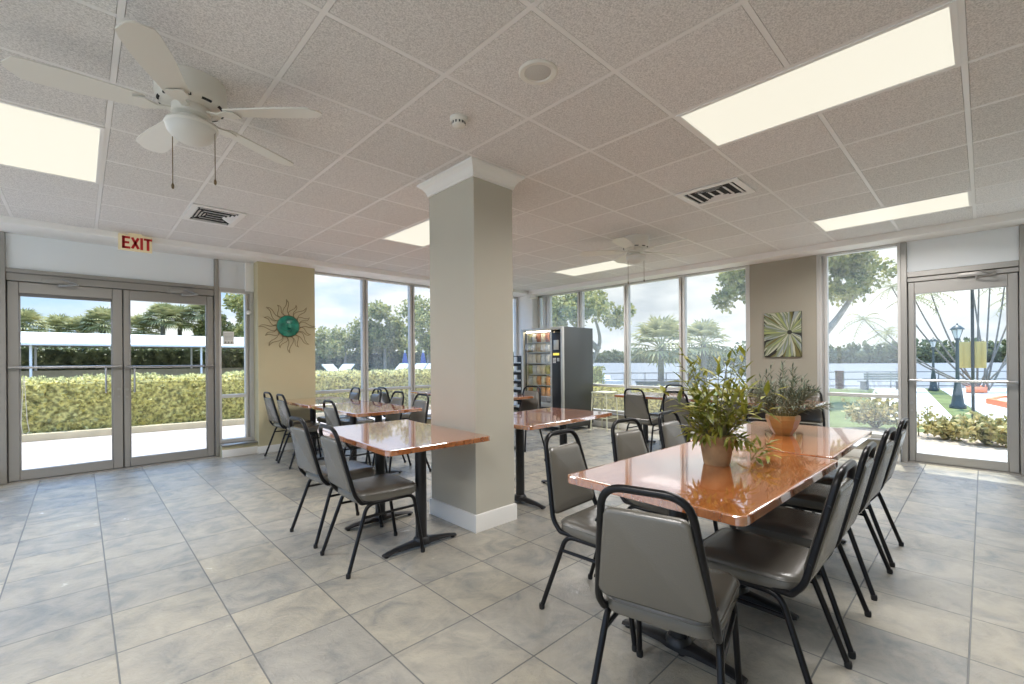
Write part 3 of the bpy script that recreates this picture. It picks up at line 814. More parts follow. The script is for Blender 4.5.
def chair(u, v, deg, label, group):
    if not CH_USED[0]:
        CH_USED[0] = True; r = CH; r.location = (u, v, 0); r.rotation_euler = (0, 0, R(deg)); r['label'] = label
    else: r = copy_tree(CH, (u, v, 0), R(deg), label, CHK)
    r['category'] = 'chair'; r['group'] = group
GC = 'grey vinyl stacking chairs around the tables'
chair(1.510, .775, 13, 'grey vinyl chair at the near end of the long table, back to the viewer', GC)
chair(2.030, .650, 90, 'first grey vinyl chair on the right side of the long table, beside the end chair', GC)
chair(2.540, .655, 91, 'second grey vinyl chair along the right side of the long table', GC)
chair(3.190, .655, 88, 'third grey vinyl chair along the right side of the long table', GC)
chair(3.730, .650, 90, 'fourth and last grey vinyl chair along the right side, towards the single glass door', GC)
chair(1.905, 1.300, -88, 'grey vinyl chair on the left side of the long table, at its near corner', GC)
chair(2.520, 1.310, -96, 'middle grey vinyl chair on the left side of the long table', GC)
chair(3.140, 1.320, -90, 'grey vinyl chair on the left of the long table, behind the potted leafy plant', GC)
chair(1.385, 2.760, -2, 'grey vinyl chair at the table beside the column, nearer of its two', GC)
chair(1.395, 3.350, 2, 'grey vinyl chair at the table beside the column, farther of its two', GC)
chair(2.090, 4.530, 0, 'grey vinyl chair left of the middle table, behind the two by the column', GC)
chair(2.040, 5.870, 0, 'grey vinyl chair by the sun wall pier, second from the wall', GC)
chair(2.050, 6.440, 2, 'grey vinyl chair by the sun wall pier, closest to the wall', GC)
chair(2.670, 6.480, 180, 'grey chair on the window side of the pier table, closest to the wall', GC)
chair(2.740, 5.960, 176, 'grey chair on the window side of the pier table, second from the wall', GC)
chair(2.640, 5.180, 180, 'grey chair across the middle table, partway between pier table and column', GC)
chair(2.600, 4.560, 180, 'grey chair across the middle table, half hidden by the column', GC)
chair(3.540, 6.190, 0, 'grey chair pulled out from the far window table, seen edge on', GC)
chair(4.590, 4.600, 194, 'grey vinyl chair at the end of the small table before the vending machine', GC)
chair(5.545, 3.180, 0, 'dark backed chair at the river window tables, closest to the cream stool', GC)
chair(5.435, 2.570, 2, 'dark backed chair at the river window tables, second from the cream stool', GC)
chair(5.390, 1.920, 0, 'chair at the river window tables, hidden behind the leafy potted plant', GC)
chair(6.180, 3.230, 180, 'chair on the glass side of the river window tables, nearest the cream stool', GC)
chair(6.200, 2.020, 180, 'chair below the leaf painting, left behind the silvery plant', GC)
chair(6.170, 1.500, 180, 'chair below the leaf painting, right behind the silvery plant', GC)

# ------------------------------------------------------------------ tables
TH = .742
def build_table():
    root = empty('dining_table')
    s = MB(); prof = [(TH - .034, .003), (TH - .032, 0), (TH - .004, 0), (TH - .001, .002), (TH, .005), (TH, .016), (TH, .05)]
    s.layers([[(x, y, z) for x, y in rr(1.22, .765, .035, i, 6)] for z, i in prof]); s.build('tabletop', M['wood'], root, ang=30)
    for sx in (-1, 1):
        x = sx * .315
        c = MB(); c.tube([(x, 0, .055), (x, 0, TH - .045)], .038, 20); c.build('pedestal', M['iron'], root)
        pl = MB(); pl.rbox(x - .05, x + .05, -.27, .27, TH - .052, TH - .034, .005); pl.rbox(x - .025, x + .025, -.20, .20, TH - .075, TH - .05, .008); pl.build('top_bracket', M['iron'], root)
        ft = MB(); rings = []
        for k in range(17):
            y = -.275 + .55 * k / 16; a = abs(y) / .275
            hw = .030 - .004 * a + (.012 if abs(y) < .06 else 0); zt = .058 - .036 * a ** 1.6; zb = .022 if a < .8 else .022 - .014 * (a - .8) / .2
            if k in (0, 16): hw *= .7
            rings.append([(x - hw, y, zb), (x + hw, y, zb), (x + hw * 1.0, y, zt - .008), (x + hw * .6, y, zt), (x - hw * .6, y, zt), (x - hw, y, zt - .008)])
        ft.layers(rings)
        for sy in (-1, 1): ft.lathe([(.014, .0), (.014, .014)], 10, (x, sy * .252, 0))
        ft.lathe([(.055, .045), (.052, .062), (.042, .075)], 20, (x, 0, 0)); ft.build('foot_bar', M['iron'], root)
    return root
TB = build_table(); TBK = list(TB.children); TB_USED = [False]
def table(u, v, deg, label):
    if not TB_USED[0]:
        TB_USED[0] = True; r = TB; r.location = (u, v, 0); r.rotation_euler = (0, 0, R(deg)); r['label'] = label
    else: r = copy_tree(TB, (u, v, 0), R(deg), label, TBK)
    r['category'] = 'table'; r['group'] = 'glossy cherry pedestal tables'
table(2.165, .905, -1.5, 'glossy cherry topped table carrying the terracotta potted leafy plant')
table(3.410, .925, 0, 'glossy cherry topped table carrying the tan bowl of silvery foliage')
table(1.675, 2.955, 87.5, 'glossy cherry topped table standing against the column, two chairs on its left')
table(2.335, 4.860, 90, 'glossy cherry topped table between the column table and the pier table')
table(2.320, 6.100, 90, 'glossy cherry topped table set against the beige sun wall pier')
table(3.115, 2.850, 2.5, 'glossy cherry topped table behind the column, facing the vending machine')
table(4.110, 4.850, 0, 'small cherry topped table partly hidden behind the column, before the vending machine')
table(4.430, 6.150, 90, 'cherry topped table far against the patio windows, left of the column')
table(6.000, 3.130, 90, 'cherry topped table along the river windows, nearer the cream stool')
table(6.000, 1.890, 90, 'cherry topped table along the river windows, below the leaf painting')

# ------------------------------------------------------------------ potted plants
def leaf(mb, p, d, up, ln, wd, bend=.25):
    """a pointed leaf with a midrib fold"""
    d = d.normalized(); s = d.cross(up); s = s.normalized() if s.length > 1e-4 else d.orthogonal().normalized(); u = s.cross(d).normalized()
    P = [p, p + d * ln * .35 + s * wd * .5 + u * ln * .05, p + d * ln * .42 - u * ln * .02, p + d * ln * .35 - s * wd * .5 + u * ln * .05,
         p + d * ln * .75 + s * wd * .3 - u * ln * bend * .25, p + d * ln * .78 - u * ln * bend * .35, p + d * ln * .75 - s * wd * .3 - u * ln * bend * .25, p + d * ln - u * ln * bend * .8]
    mb.add(P, [(0, 2, 1), (0, 3, 2), (1, 2, 5, 4), (2, 3, 6, 5), (4, 5, 7), (5, 6, 7)])

rnd = random.Random(11)
PX, PY = 2.25, .908
o = tag(empty('potted_plant', (PX, PY, TH)), 'leafy yellow green plant in a terracotta pot on the long table', 'plant')
pt = MB(); pt.lathe([(.0, .0), (.056, .0), (.060, .006), (.077, .110), (.084, .112), (.087, .142), (.084, .146), (.077, .146), (.075, .130), (.0, .130)], 36); pt.build('pot', M['terracotta'], o)
MB().lathe([(.0745, .126), (.04, .134), (0, .136)], 20).build('soil', M['soil'], o)
st = MB(); lf = MB()
def spray(base, tip, n_leaf, ln, lo=.15, sag=.0):
    a = Vector(base); b_ = Vector(tip); ctl = a * .5 + b_ * .5 + Vector((0, 0, (b_ - a).length * .12)) + Vector((-a.x + b_.x, -a.y + b_.y, 0)) * -.15
    pts = [a * (1 - t) ** 2 + ctl * 2 * t * (1 - t) + b_ * t * t for t in [k / 8 for k in range(9)]]
    st.tube(pts, [.0028 - .0016 * k / 8 for k in range(9)], 5)
    for k in range(n_leaf):
        t = lo + (1 - lo) * (k + .5) / n_leaf; q = a * (1 - t) ** 2 + ctl * 2 * t * (1 - t) + b_ * t * t
        dr = (ctl - a) * (1 - t) * 2 + (b_ - ctl) * 2 * t; dr.normalize()
        az = k * 2.4 + rnd.random() * .6; sd = dr.orthogonal().normalized(); sd = Matrix.Rotation(az, 3, dr) @ sd
        d = (dr * .55 + sd * .85 + Vector((0, 0, .1 - sag))).normalized()
        leaf(lf, q, d, Vector((rnd.uniform(-.2, .2), rnd.uniform(-.2, .2), 1)), ln * rnd.uniform(.75, 1.2), ln * .30 * rnd.uniform(.8, 1.2), .2 + sag)
    leaf(lf, b_, (b_ - ctl), Vector((0, 0, 1)), ln * .9, ln * .25)
for k in range(25):
    a = k * 2.39996; rr_ = .27 * math.sqrt(rnd.random()); h_ = rnd.uniform(.14, .34) * (1 - .25 * rr_ / .27)
    spray((.04 * math.cos(a), .04 * math.sin(a), .13), (rr_ * math.cos(a), rr_ * math.sin(a), .13 + h_), 9, .085)
for k in range(9):
    a = k * 2 * PI / 9 + .3; rr_ = rnd.uniform(.12, .25)
    spray((.03 * math.cos(a), .03 * math.sin(a), .13), (rr_ * math.cos(a), rr_ * math.sin(a), .13 + rnd.uniform(.33, .44)), 7, .07, .4)
for k in range(14):   # low leaves spilling over the rim
    a = k * 2 * PI / 14; spray((.04 * math.cos(a), .04 * math.sin(a), .13), (.13 * math.cos(a), .13 * math.sin(a), .13 + rnd.uniform(-.01, .09)), 6, .075, .3, .15)
st.build('stems', M['stem'], o); lf.build('foliage', M['leafyellow'], o, smooth=False)

# cut sprig lying on the table to the right of the pot
o = tag(empty('leaf_sprig', (2.44, .775, TH)), 'short green leafy sprig lying on the long table beside the terracotta pot', 'sprig')
st = MB(); lf = MB()
spray((-.03, .03, .006), (.03, -.03, .09), 7, .08, .3); spray((-.03, .03, .006), (-.06, -.06, .05), 6, .075, .3); spray((-.03, .03, .006), (.05, .06, .06), 6, .075, .3)
st.build('stems', M['stem'], o); lf.build('foliage', M['leafyellow'], o, smooth=False)

o = tag(empty('bowl_plant', (3.44, .945, TH)), 'silvery green foliage arrangement in a tan bowl on the far long table', 'plant')
pt = MB(); pt.lathe([(.0, .0), (.055, .0), (.061, .008), (.085, .050), (.099, .094), (.103, .100), (.103, .126), (.099, .132), (.092, .130), (.088, .106), (.0, .106)], 8, a0=.2); pt.build('bowl', M['bowlpot'], o, smooth=False)
MB().lathe([(.087, .105), (.04, .112), (0, .114)], 16).build('soil', M['soil'], o)
st = MB(); lf = MB()
for k in range(80):
    a = k * 2.39996; q = rnd.random(); rr_ = .27 * math.sqrt(q); h_ = .30 * (1 - .85 * q) * rnd.uniform(.6, 1.1) + .03
    a0_ = Vector((.06 * math.cos(a), .06 * math.sin(a), .12)); b_ = Vector((rr_ * math.cos(a), rr_ * math.sin(a), .12 + h_))
    ctl = (a0_ + b_) / 2 + Vector((0, 0, .05))
    P_ = lambda t: a0_ * (1 - t) ** 2 + ctl * 2 * t * (1 - t) + b_ * t * t
    st.tube([P_(t / 5) for t in range(6)], [.002, .0018, .0015, .0013, .001, .0008], 4)
    for j in range(16):
        t = .2 + .8 * j / 15; dr = (P_(min(1, t + .05)) - P_(t - .05)).normalized(); sd = Matrix.Rotation(j * 2.4 + rnd.random(), 3, dr) @ dr.orthogonal().normalized()
        leaf(lf, P_(t), dr * .8 + sd * .7, Vector((0, 0, 1)), rnd.uniform(.035, .065), .0085, .1)
st.build('stems', M['stem'], o); lf.build('foliage', M['leafsilver'], o, smooth=False)

# ------------------------------------------------------------------ wall art
o = tag(empty('sun_wall_art', (2.150, 6.868, 1.768)), 'teal sun face with wavy wire rays hanging on the beige pier', 'wall art')
fx = Matrix.Rotation(R(90), 4, 'X')
MB().lathe([(.150, -.006), (.152, .004), (.146, .012), (.12, .028), (.08, .040), (.04, .046), (.0, .048)], 40, mx=fx).build('face', M['teal'], o)
ft = MB()
ft.layers([[(-.012, -.045, .045), (.012, -.045, .045), (.012, -.04, .045), (-.012, -.04, .045)], [(-.022, -.066, -.025), (.022, -.066, -.025), (.022, -.035, -.025), (-.022, -.035, -.025)], [(-.014, -.046, -.04), (.014, -.046, -.04), (.014, -.035, -.04), (-.014, -.035, -.04)]])
for sx in (-1, 1):
    ft.tube([(sx * .025, -.047, .042), (sx * .05, -.046, .052), (sx * .08, -.037, .040)], .006, 6)
    ft.tube([(sx * .028, -.046, .016), (sx * .05, -.047, .024), (sx * .074, -.040, .015), (sx * .05, -.046, .010), (sx * .028, -.046, .016)], .004, 6)
    ft.tube([(0, -.046, -.062), (sx * .012, -.047, -.058), (sx * .055, -.040, -.056)], .006, 6)
ft.tube([(-.045, -.042, -.062), (0, -.046, -.078), (.045, -.042, -.062)], .006, 6)
ft.build('features', M['teal'], o)
tg_ = MB(); tg_.tube([(.151 * math.cos(2 * PI * k / 40), -.003, .151 * math.sin(2 * PI * k / 40)) for k in range(40)], .004, 6, closed=True); tg_.build('rim', M['wire'], o)
for k in range(16):
    a = 2 * PI * k / 16 + .08; L_ = .235 if k % 2 == 0 else .18
    dv = Vector((math.cos(a), 0, math.sin(a))); sv = Vector((-math.sin(a), 0, math.cos(a)))
    def rp(t, side):
        w_ = .040 * (1 - t) ** .8 * side; wob = .022 * math.sin(t * 2 * PI * .95) * (1 if k % 4 < 2 else 1)
        return dv * (.148 + L_ * t) + sv * (w_ + wob) + Vector((0, .002, 0))
    pts = [rp(t / 10, 1) for t in range(11)] + [rp(t / 10, -1) for t in range(9, -1, -1)]
    rm = MB(); rm.tube(pts, .0031, 5); rm.build('ray', M['wire'], o)

o = tag(empty('leaf_painting', (7.128, 1.955, 1.585)), 'square canvas painting of pale agave leaves on the taupe pier', 'painting')
MB().rbox(-.0, .020, -.235, .235, -.315, .315, .003).build('canvas', mat('dark canvas', (.035, .035, .03), .8), o)
lc = [mat('agave cream', (.48, .49, .37), .7), mat('agave sage', (.20, .24, .14), .7), mat('agave grey blue', (.30, .34, .33), .7), mat('agave olive', (.15, .135, .045), .7), mat('agave pale green', (.33, .38, .15), .7)]
pm = MB(); r2 = random.Random(5)
def inside(p): return max(-.233, min(.233, p[0])), max(-.313, min(.313, p[1]))
ctr = (.09, .03)      # leaves radiate from right of centre
lay = 0
for ringn, (n_, l0, wd_) in enumerate(((24, .62, .068), (20, .44, .056), (17, .30, .044), (11, .16, .030))):
    for k in range(n_):
        a = 2 * PI * k / n_ + ringn * .21 + r2.uniform(-.08, .08)
        if -1.1 < ((a + PI) % (2 * PI)) - PI < .65 and k % 2: continue
        L_ = l0 * r2.uniform(.85, 1.15); d = (math.cos(a), math.sin(a)); s = (-d[1], d[0]); b0 = .03
        P_ = []
        for t, w_ in ((0, .15), (.2, .5), (.45, 1), (.7, .8), (.9, .35), (1, .0)): P_.append((t, w_ * wd_ / 2))
        up_ = [inside((ctr[0] + d[0] * (b0 + L_ * t) + s[0] * w_, ctr[1] + d[1] * (b0 + L_ * t) + s[1] * w_)) for t, w_ in P_]
        dn_ = [inside((ctr[0] + d[0] * (b0 + L_ * t) - s[0] * w_, ctr[1] + d[1] * (b0 + L_ * t) - s[1] * w_)) for t, w_ in P_]
        md_ = [inside((ctr[0] + d[0] * (b0 + L_ * t), ctr[1] + d[1] * (b0 + L_ * t))) for t, w_ in P_]
        lay += 1; xx = -.0008 - lay * .00006
        c0 = r2.choice([0, 0, 1, 2, 2, 3, 4] if ringn < 2 else [0, 2, 0, 4])
        for (A_, cc) in ((up_, c0), (dn_, 1 if c0 in (0, 2, 4) else 3)):
            pm.cur = cc; V = [(xx, -q[0], q[1]) for q in A_] + [(xx, -q[0], q[1]) for q in md_]
            pm.add(V, [(i, i + 1, 7 + i, 6 + i) for i in range(5)])
pm.build('print', lc, o, smooth=False)

# ------------------------------------------------------------------ vending machine, rack, stool
VX, VY = 5.97, 4.98       # front right corner of the cabinet; the front faces -x
o = tag(empty('vending_machine', (VX, VY, 0)), 'tall grey snack vending machine in the window corner', 'vending machine')
VW, VD, VH = 1.00, .86, 1.83
cb = MB()
cb.rbox(.04, VD, 0, .03, .09, VH, .006); cb.rbox(.04, VD, VW - .03, VW, .09, VH, .006); cb.rbox(.04, VD, .03, VW - .03, VH - .03, VH, .006); cb.rbox(.04, VD, .03, VW - .03, .09, .13, .006); cb.rbox(VD - .03, VD, .03, VW - .03, .13, VH - .03, .006)
cb.build('cabinet', M['vendgrey'], o)
il = MB(); il.box(VD - .25, VD - .24, .27, VW - .06, .45, VH - .06); il.box(.08, VD - .24, VW - .07, VW - .06, .45, VH - .06); il.box(.08, VD - .24, .26, .27, .13, VH - .06); il.box(.06, VD - .24, .26, VW - .06, .42, .45)
il.build('interior_liner', M['vendinside'], o, smooth=False)
dr = MB(); dr.rbox(-.01, .04, 0, .045, .09, VH, .006); dr.rbox(-.01, .04, VW - .06, VW, .09, VH, .006); dr.rbox(-.01, .04, .045, VW - .06, VH - .05, VH, .006); dr.rbox(-.01, .04, .045, VW - .06, .09, .17, .006)
dr.rbox(-.006, .04, .245, .285, .17, VH - .05, .004); dr.rbox(-.006, .04, .285, VW - .06, .42, .50, .004)
door = dr.build('door_frame', M['vendtrim'], o)
MB().box(.012, .018, .285, VW - .06, .50, VH - .05).build('display_glass', glass_mat('vending glass', (.95, .96, .95), refl=.10), o, smooth=False)
cp_ = MB(); cp_.rbox(-.004, .035, .045, .245, .17, VH - .10, .004); cpo = cp_.build('control_panel', M['vendblack'], o)
dd = MB(); dd.rbox(-.012, .0, .09, .20, 1.43, 1.60, .003); dd.rbox(-.010, 0, .075, .13, 1.23, 1.29, .003); dd.build('coin_and_bill_unit', M['vendtrim'], cpo)
dd = MB(); dd.rbox(-.010, 0, .08, .215, 1.335, 1.375, .002); dd.build('display', mat('lit amber display', (.1, .09, .02), .3, emit=(.9, .75, .12), estr=.8), cpo)
kp = MB()
for i in range(3):
    for j in range(4): kp.rbox(-.010, 0, .155 + i * .024, .173 + i * .024, 1.20 + j * .024, 1.218 + j * .024, .002)
kp.build('keypad', M['paper'], cpo)
MB().rbox(-.012, 0, .10, .19, .30, .40, .004).build('coin_return', M['vendtrim'], cpo)
fl = MB(); fl.rbox(-.004, .03, .30, VW - .075, .19, .41, .006); fl.build('delivery_flap', M['vendblack'], o)
sh = MB()
SZ = [.60, .80, 1.00, 1.20, 1.40, 1.58]
for z in SZ: sh.rbox(.07, VD - .25, .272, VW - .062, z - .012, z, .002)
sh.build('shelf', M['vendtrim'], o)
MB().tube([(.055, .30, VH - .062), (.055, VW - .075, VH - .062)], .011, 8).build('lamp_tube', M['tube'], o)
MB().tube([(.05, .292, .52), (.05, .292, VH - .07)], .009, 8).build('side_lamp_tube', M['tube'], o)
for (x, y) in ((.10, .06), (.10, VW - .06), (VD - .06, .06), (VD - .06, VW - .06)):
    lg = MB(); lg.lathe([(.028, 0), (.028, .012), (.016, .02), (.016, .095)], 12, (x, y, 0)); lg.build('levelling_foot', M['black'], o)
kb = MB(); kb.rbox(.05, VD - .05, .03, VW - .03, .055, .10, .004); kb.build('plinth', M['vendblack'], o)
# snack packets
pc = [mat('packet cream', (.72, .62, .44), .4), mat('packet red brown', (.40, .16, .08), .4), mat('packet olive', (.34, .32, .12), .4), mat('packet silver', (.60, .60, .58), .3), mat('packet orange', (.62, .28, .08), .4)]
def packet_mesh(w_, h_):
    m_ = MB(); rings = []
    for t, d in ((0, .004), (.08, .006), (.2, .036), (.5, .05), (.8, .036), (.92, .006), (1, .004)):
        rings.append([(d / 2 * c_, (w_ / 2 - (.004 if .1 < t < .9 else 0)) * s_, t * h_) for c_, s_ in ((-1, -.8), (-.3, -1), (.3, -1), (1, -.8), (1, .8), (.3, 1), (-.3, 1), (-1, .8))])
    m_.layers(rings); return m_
pk0 = None; r3 = random.Random(3); protos = []
for c_ in pc:
    q = packet_mesh(.10, .160); protos.append(q.build('snack_packet', c_))
first = [True] * 5
for zi, z in enumerate(SZ):
    for k in range(6):
        i = (r3.randrange(5) if zi < 2 else r3.choice([0, 0, 1, 3, 2]))
        if first[i]: first[i] = False; q = protos[i]
        else: q = protos[i].copy(); C.objects.link(q)
        q.location = (VX + .115, VY + .335 + k * .109, z + .001)
        tag(q, 'small snack packet standing on a shelf behind the vending machine glass', 'snack', 'snack packets in the vending machine')

# black brochure rack further left
o = tag(empty('display_rack', (6.10, 6.12, 0)), 'black wire display rack of papers beside the vending machine', 'rack')
f = MB()
for (x, y) in ((0, 0), (.36, 0), (0, .46), (.36, .46)): f.tube([(x, y, 0), (x, y, 1.34)], .012, 8)
for z in (.05, 1.33): f.tube([(0, 0, z), (.36, 0, z), (.36, .46, z), (0, .46, z)], .010, 6, closed=True)
f.build('frame', M['black'], o)
for k in range(7):
    z = .12 + k * .17; t_ = MB(); t_.rbox(.02, .34, .012, .448, z, z + .008, .002); t_.rbox(.0, .012, .012, .448, z, z + .055, .002); t_.build('tray', M['black'], o)
MB().rbox(.345, .352, .012, .448, .06, 1.32, .002).build('back_sheet', M['vendblack'], o)
for k in range(7):
    z = .129 + k * .17
    p_ = MB(); r_ = r3.uniform(.05, .09)
    p_.rbox(.05, .30, .04, .20, z, z + r_, .002); p_.rbox(.04, .31, .25, .42, z, z + r_ * .7, .002)
    q = p_.build('paper_stack', M['paper'], None, loc=(6.10, 6.12, 0)); tag(q, 'pile of white papers on a tray of the black display rack', 'papers', 'paper piles on the display rack')

# cream metal stool by the river windows
o = tag(empty('bar_stool', (6.80, 4.72, 0)), 'cream metal stool standing at the river windows beside the vending machine', 'stool')
sq = [(-.15, -.15), (.15, -.15), (.15, .15), (-.15, .15)]
t_ = MB(); t_.layers([[(x, y, z) for x, y in rr(.36, .36, .05, i, 5)] for z, i in ((.655, .004), (.66, 0), (.672, 0), (.676, .004))]); t_.build('seat', M['paleyellow'], o)
for (x, y) in sq:
    l_ = MB(); l_.tube([(x, y, .655), (x * 1.15, y * 1.15, 0)], .011, 8); l_.build('leg', M['paleyellow'], o)
rg = MB(); rg.tube([(x * 1.1, y * 1.1, .22) for x, y in sq], .008, 6, closed=True); rg.tube([(x * 1.02, y * 1.02, .58) for x, y in sq], .007, 6, closed=True); rg.build('foot_ring', M['paleyellow'], o)

# ------------------------------------------------------------------ outside: ground
GZ = -.12
shore = [(60, -38), (29.4, -1.35), (17.9, 12.7), (19.5, 22), (24, 70)]
MB().prism([(-45, -38)] + shore + [(-45, 70)], -1.8, GZ - .01).build('ground_lawn', M['grass'], smooth=False)['kind'] = 'structure'
struct(MB().box(10, 520, -400, 480, -2.2, -1.15).build('water_river', M['water'], smooth=False))
struct(MB().box(-18, 7.3, 7.25, 11.3, GZ - .02, -.05).build('patio_paving', M['paver'], smooth=False))
struct(MB().box(-30, 11.0, 15, 34, GZ - .02, GZ + .01).build('asphalt_lot', M['asphalt'], smooth=False))
struct(MB().box(7.3, 9.5, -20, 7.25, GZ - .02, GZ + .025).build('concrete_apron', M['concrete'], smooth=False))
struct(MB().prism([(-18, -20), (7.3, -20), (7.3, -4.4), (-4.4, -4.4), (-4.4, 7.25), (-18, 7.25)], GZ - .02, GZ + .02).build('bounce_slab', M['concrete'], smooth=False))  # unseen slab added behind the camera to keep green bounce light out
struct(MB().prism([(9.5, -5), (10.7, -5), (10.75, -.4), (10.9, .6), (11.0, 1.6), (10.4, 2.1), (9.5, 2.4)], GZ - .02, GZ + .02).build('mulch_bed', M['mulch'], smooth=False))
struct(MB().prism([(12.3, 1.95), (12.3, .30), (13.12, .38), (26.0, 1.74), (26.6, 1.85), (25.2, 3.5), (24.81, 3.26), (14.2, 2.13)][::1], GZ - .02, GZ + .012).build('concrete_path', M['concrete'], smooth=False))
struct(MB().prism([(13.4, -.19), (13.2, -9), (34, -9), (28.6, -.9), (26.9, 1.15), (26.4, 1.3)][::-1][::-1], GZ - .02, GZ + .014).build('concrete_court', M['concrete'], smooth=False))
kb = MB(); kx = Matrix.Translation((0, 11.02, 0)) @ Matrix.Rotation(R(-6.5), 4, 'Z'); kb.rbox(-18, 13, 0, .16, GZ - .05, .075, .015, mx=kx); struct(kb.build('kerb', M['kerb']))

rl = random.Random(21)
def scatter(mb, n, fpos, size, updir=None):
    """n small leaves at random points"""
    for _ in range(n):
        p, nrm = fpos(); d = Vector((rl.gauss(0, 1), rl.gauss(0, 1), rl.gauss(0, 1))).normalized()
        d = (d + nrm * .7).normalized(); s = d.cross(Vector((rl.gauss(0, 1), rl.gauss(0, 1), rl.gauss(0, 1)))).normalized()
        L_ = size * rl.uniform(.6, 1.3); w_ = L_ * .33
        mb.add([p, p + d * L_ * .5 + s * w_, p + d * L_, p + d * L_ * .5 - s * w_], [(0, 1, 2, 3)])
def hedge(name, x0, x1, depth, z0, z1, mx, n, size, m, label, cat, lump=.06):
    mb = MB(); nx = max(2, int((x1 - x0) / .5)); e = .07
    mb.box(x0 + e, x1 - e, e, depth - e, z0, z1 - e * 1.3, mx)
    rot = mx.to_3x3(); A = [(z1 - z0), depth, (z1 - z0) * .25]
    def fp():
        k = rl.choices((0, 1, 2), A)[0]; x = rl.uniform(x0, x1); w_ = lump * (math.sin(x * 3.1) + math.sin(x * 7.7 + 1) + rl.gauss(0, .7))
        if k == 0: p = Vector((x, .05 - w_ * .6, rl.uniform(z0, z1))); nv = Vector((0, -1, .2))
        elif k == 1: p = Vector((x, rl.uniform(0, depth), z1 - .04 + w_ * .6)); nv = Vector((0, 0, 1))
        else: p = Vector((x, depth - .05 + w_ * .5, rl.uniform(z0, z1))); nv = Vector((0, 1, .2))
        return mx @ p, rot @ nv
    scatter(mb, n, fp, size)
    return tag(mb.build(name, m, smooth=False), label, cat)
hx = Matrix.Translation((0, 11.20, 0)) @ Matrix.Rotation(R(-6.5), 4, 'Z')
hedge('clipped_hedge', -5, 14, 1.3, GZ, .98, hx, 24000, .09, M['hedge'], 'golden green clipped hedge along the patio kerb outside the double doors', 'hedge', .03)
hedge('dark_hedge', -16, 8.8, 1.5, GZ, 2.05, Matrix.Translation((0, 31.4, 0)), 9000, .22, M['hedgedark'], 'dark green tall hedge under and behind the white carport', 'hedge', .06)
hedge('low_hedge', 0, 3.6, .8, GZ, .66, Matrix.Translation((7.75, 3.55, 0)) @ Matrix.Rotation(R(90), 4, 'Z') @ Matrix.Translation((0, -.8, 0)), 6500, .07, M['hedge'], 'low leafy hedge just outside the river windows behind the cream stool', 'hedge', .04)

# carport
o = tag(empty('carport', (0, 27, GZ)), 'long white carport canopy on thin posts beyond the golden hedge', 'carport')
rd = MB(); rd.layers([[(-24, 0, z0), (8.6, 0, z0), (8.6, 4.2, z1), (-24, 4.2, z1)] for z0, z1 in ((2.22, 2.22), (2.24, 2.9))]); rd.layers([[(-24, -.02, 2.16), (8.6, -.02, 2.16), (8.6, .9, 2.16), (-24, .9, 2.16)], [(-24, -.02, 2.24), (8.6, -.02, 2.24), (8.6, .9, 2.72), (-24, .9, 2.72)]]); rd.build('roof_deck', M['carport'], o, smooth=False)
for (x, y) in ((-13.2, .2), (-7.3, .2), (-1.48, .2), (4.4, .2), (-1.48, 3.0), (4.4, 3.0), (-7.3, 3.0), (8.3, .2)):
    MB().tube([(x, y, 0), (x, y, 2.22)], .045, 8).build('post', M['carport'], o)
rb = MB()
for k in range(110): rb.box(-24 + k * .296, -24 + k * .296 + .12, .12, 4.0, 2.17, 2.22)
rb.build('corrugation', M['kerb'], o, smooth=False)
wl = MB(); wl.rbox(-20, 9, 29.6, 29.8, GZ, .95, .02); struct(wl.build('wall_boundary', M['kerb']))

# ------------------------------------------------------------------ palms and trees
def fan_palm(name, base, h_, rad, n_fr, label, group, mt='palm', thick=.14, lean=(0, 0)):
    o = tag(empty(name, base), label, 'palm tree', group)
    tk = MB(); tk.tube([(lean[0] * t * t, lean[1] * t * t, h_ * t) for t in [k / 6 for k in range(7)]], [thick * (1.15 - .3 * k / 6) for k in range(7)], 10); tk.build('trunk', M['palmbark'], o)
    cr_ = MB(); top = Vector((lean[0], lean[1], h_))
    for k in range(n_fr):
        az = k * 2.39996; el = R(80 - 105 * (k + .5) / n_fr); d = Vector((math.cos(az) * math.cos(el), math.sin(az) * math.cos(el), math.sin(el)))
        s_ = d.cross(Vector((0, 0, 1))).normalized(); u_ = s_.cross(d)
        pet = top + d * rad * .45; cr_.tube([top, pet], .018, 4)
        for j in range(13):
            a = R(-78 + 156 * j / 12); dd = (d * math.cos(a) + s_ * math.sin(a)); L_ = rad * .6 * (.75 + .25 * math.cos(a)) * rl.uniform(.85, 1.1)
            p1 = pet + dd * L_ * .55; p2 = pet + dd * L_ + Vector((0, 0, -L_ * .25)); w_ = (u_.cross(dd)).normalized() * rad * .035
            cr_.add([pet, p1 + w_, p2, p1 - w_], [(0, 1, 2, 3)])
    cr_.build('crown', M[mt], o, smooth=False); return o
GP = 'sabal palms behind the carport'
for k, (u, v, zt, lab) in enumerate([(-2.3, 37, 3.3, 'bushy palm behind the carport, at the left edge of the left door glass'), (-.9, 39, 3.2, 'low palm behind the carport, second in the left door glass'), (.15, 38, 3.1, 'low palm behind the carport, third in the left door glass'),
      (1.0, 37, 3.6, 'tallest palm behind the carport in the left door glass'), (2.9, 37, 3.3, 'first palm behind the carport in the right door glass'), (3.8, 36, 4.0, 'second palm behind the carport in the right door glass'),
      (4.8, 37, 4.0, 'third palm behind the carport in the right door glass'), (5.9, 36, 4.4, 'last palm behind the carport in the right door glass')]):
    fan_palm('sabal_palm', (u, v, GZ), zt + .15, 1.30, 46, lab, GP)

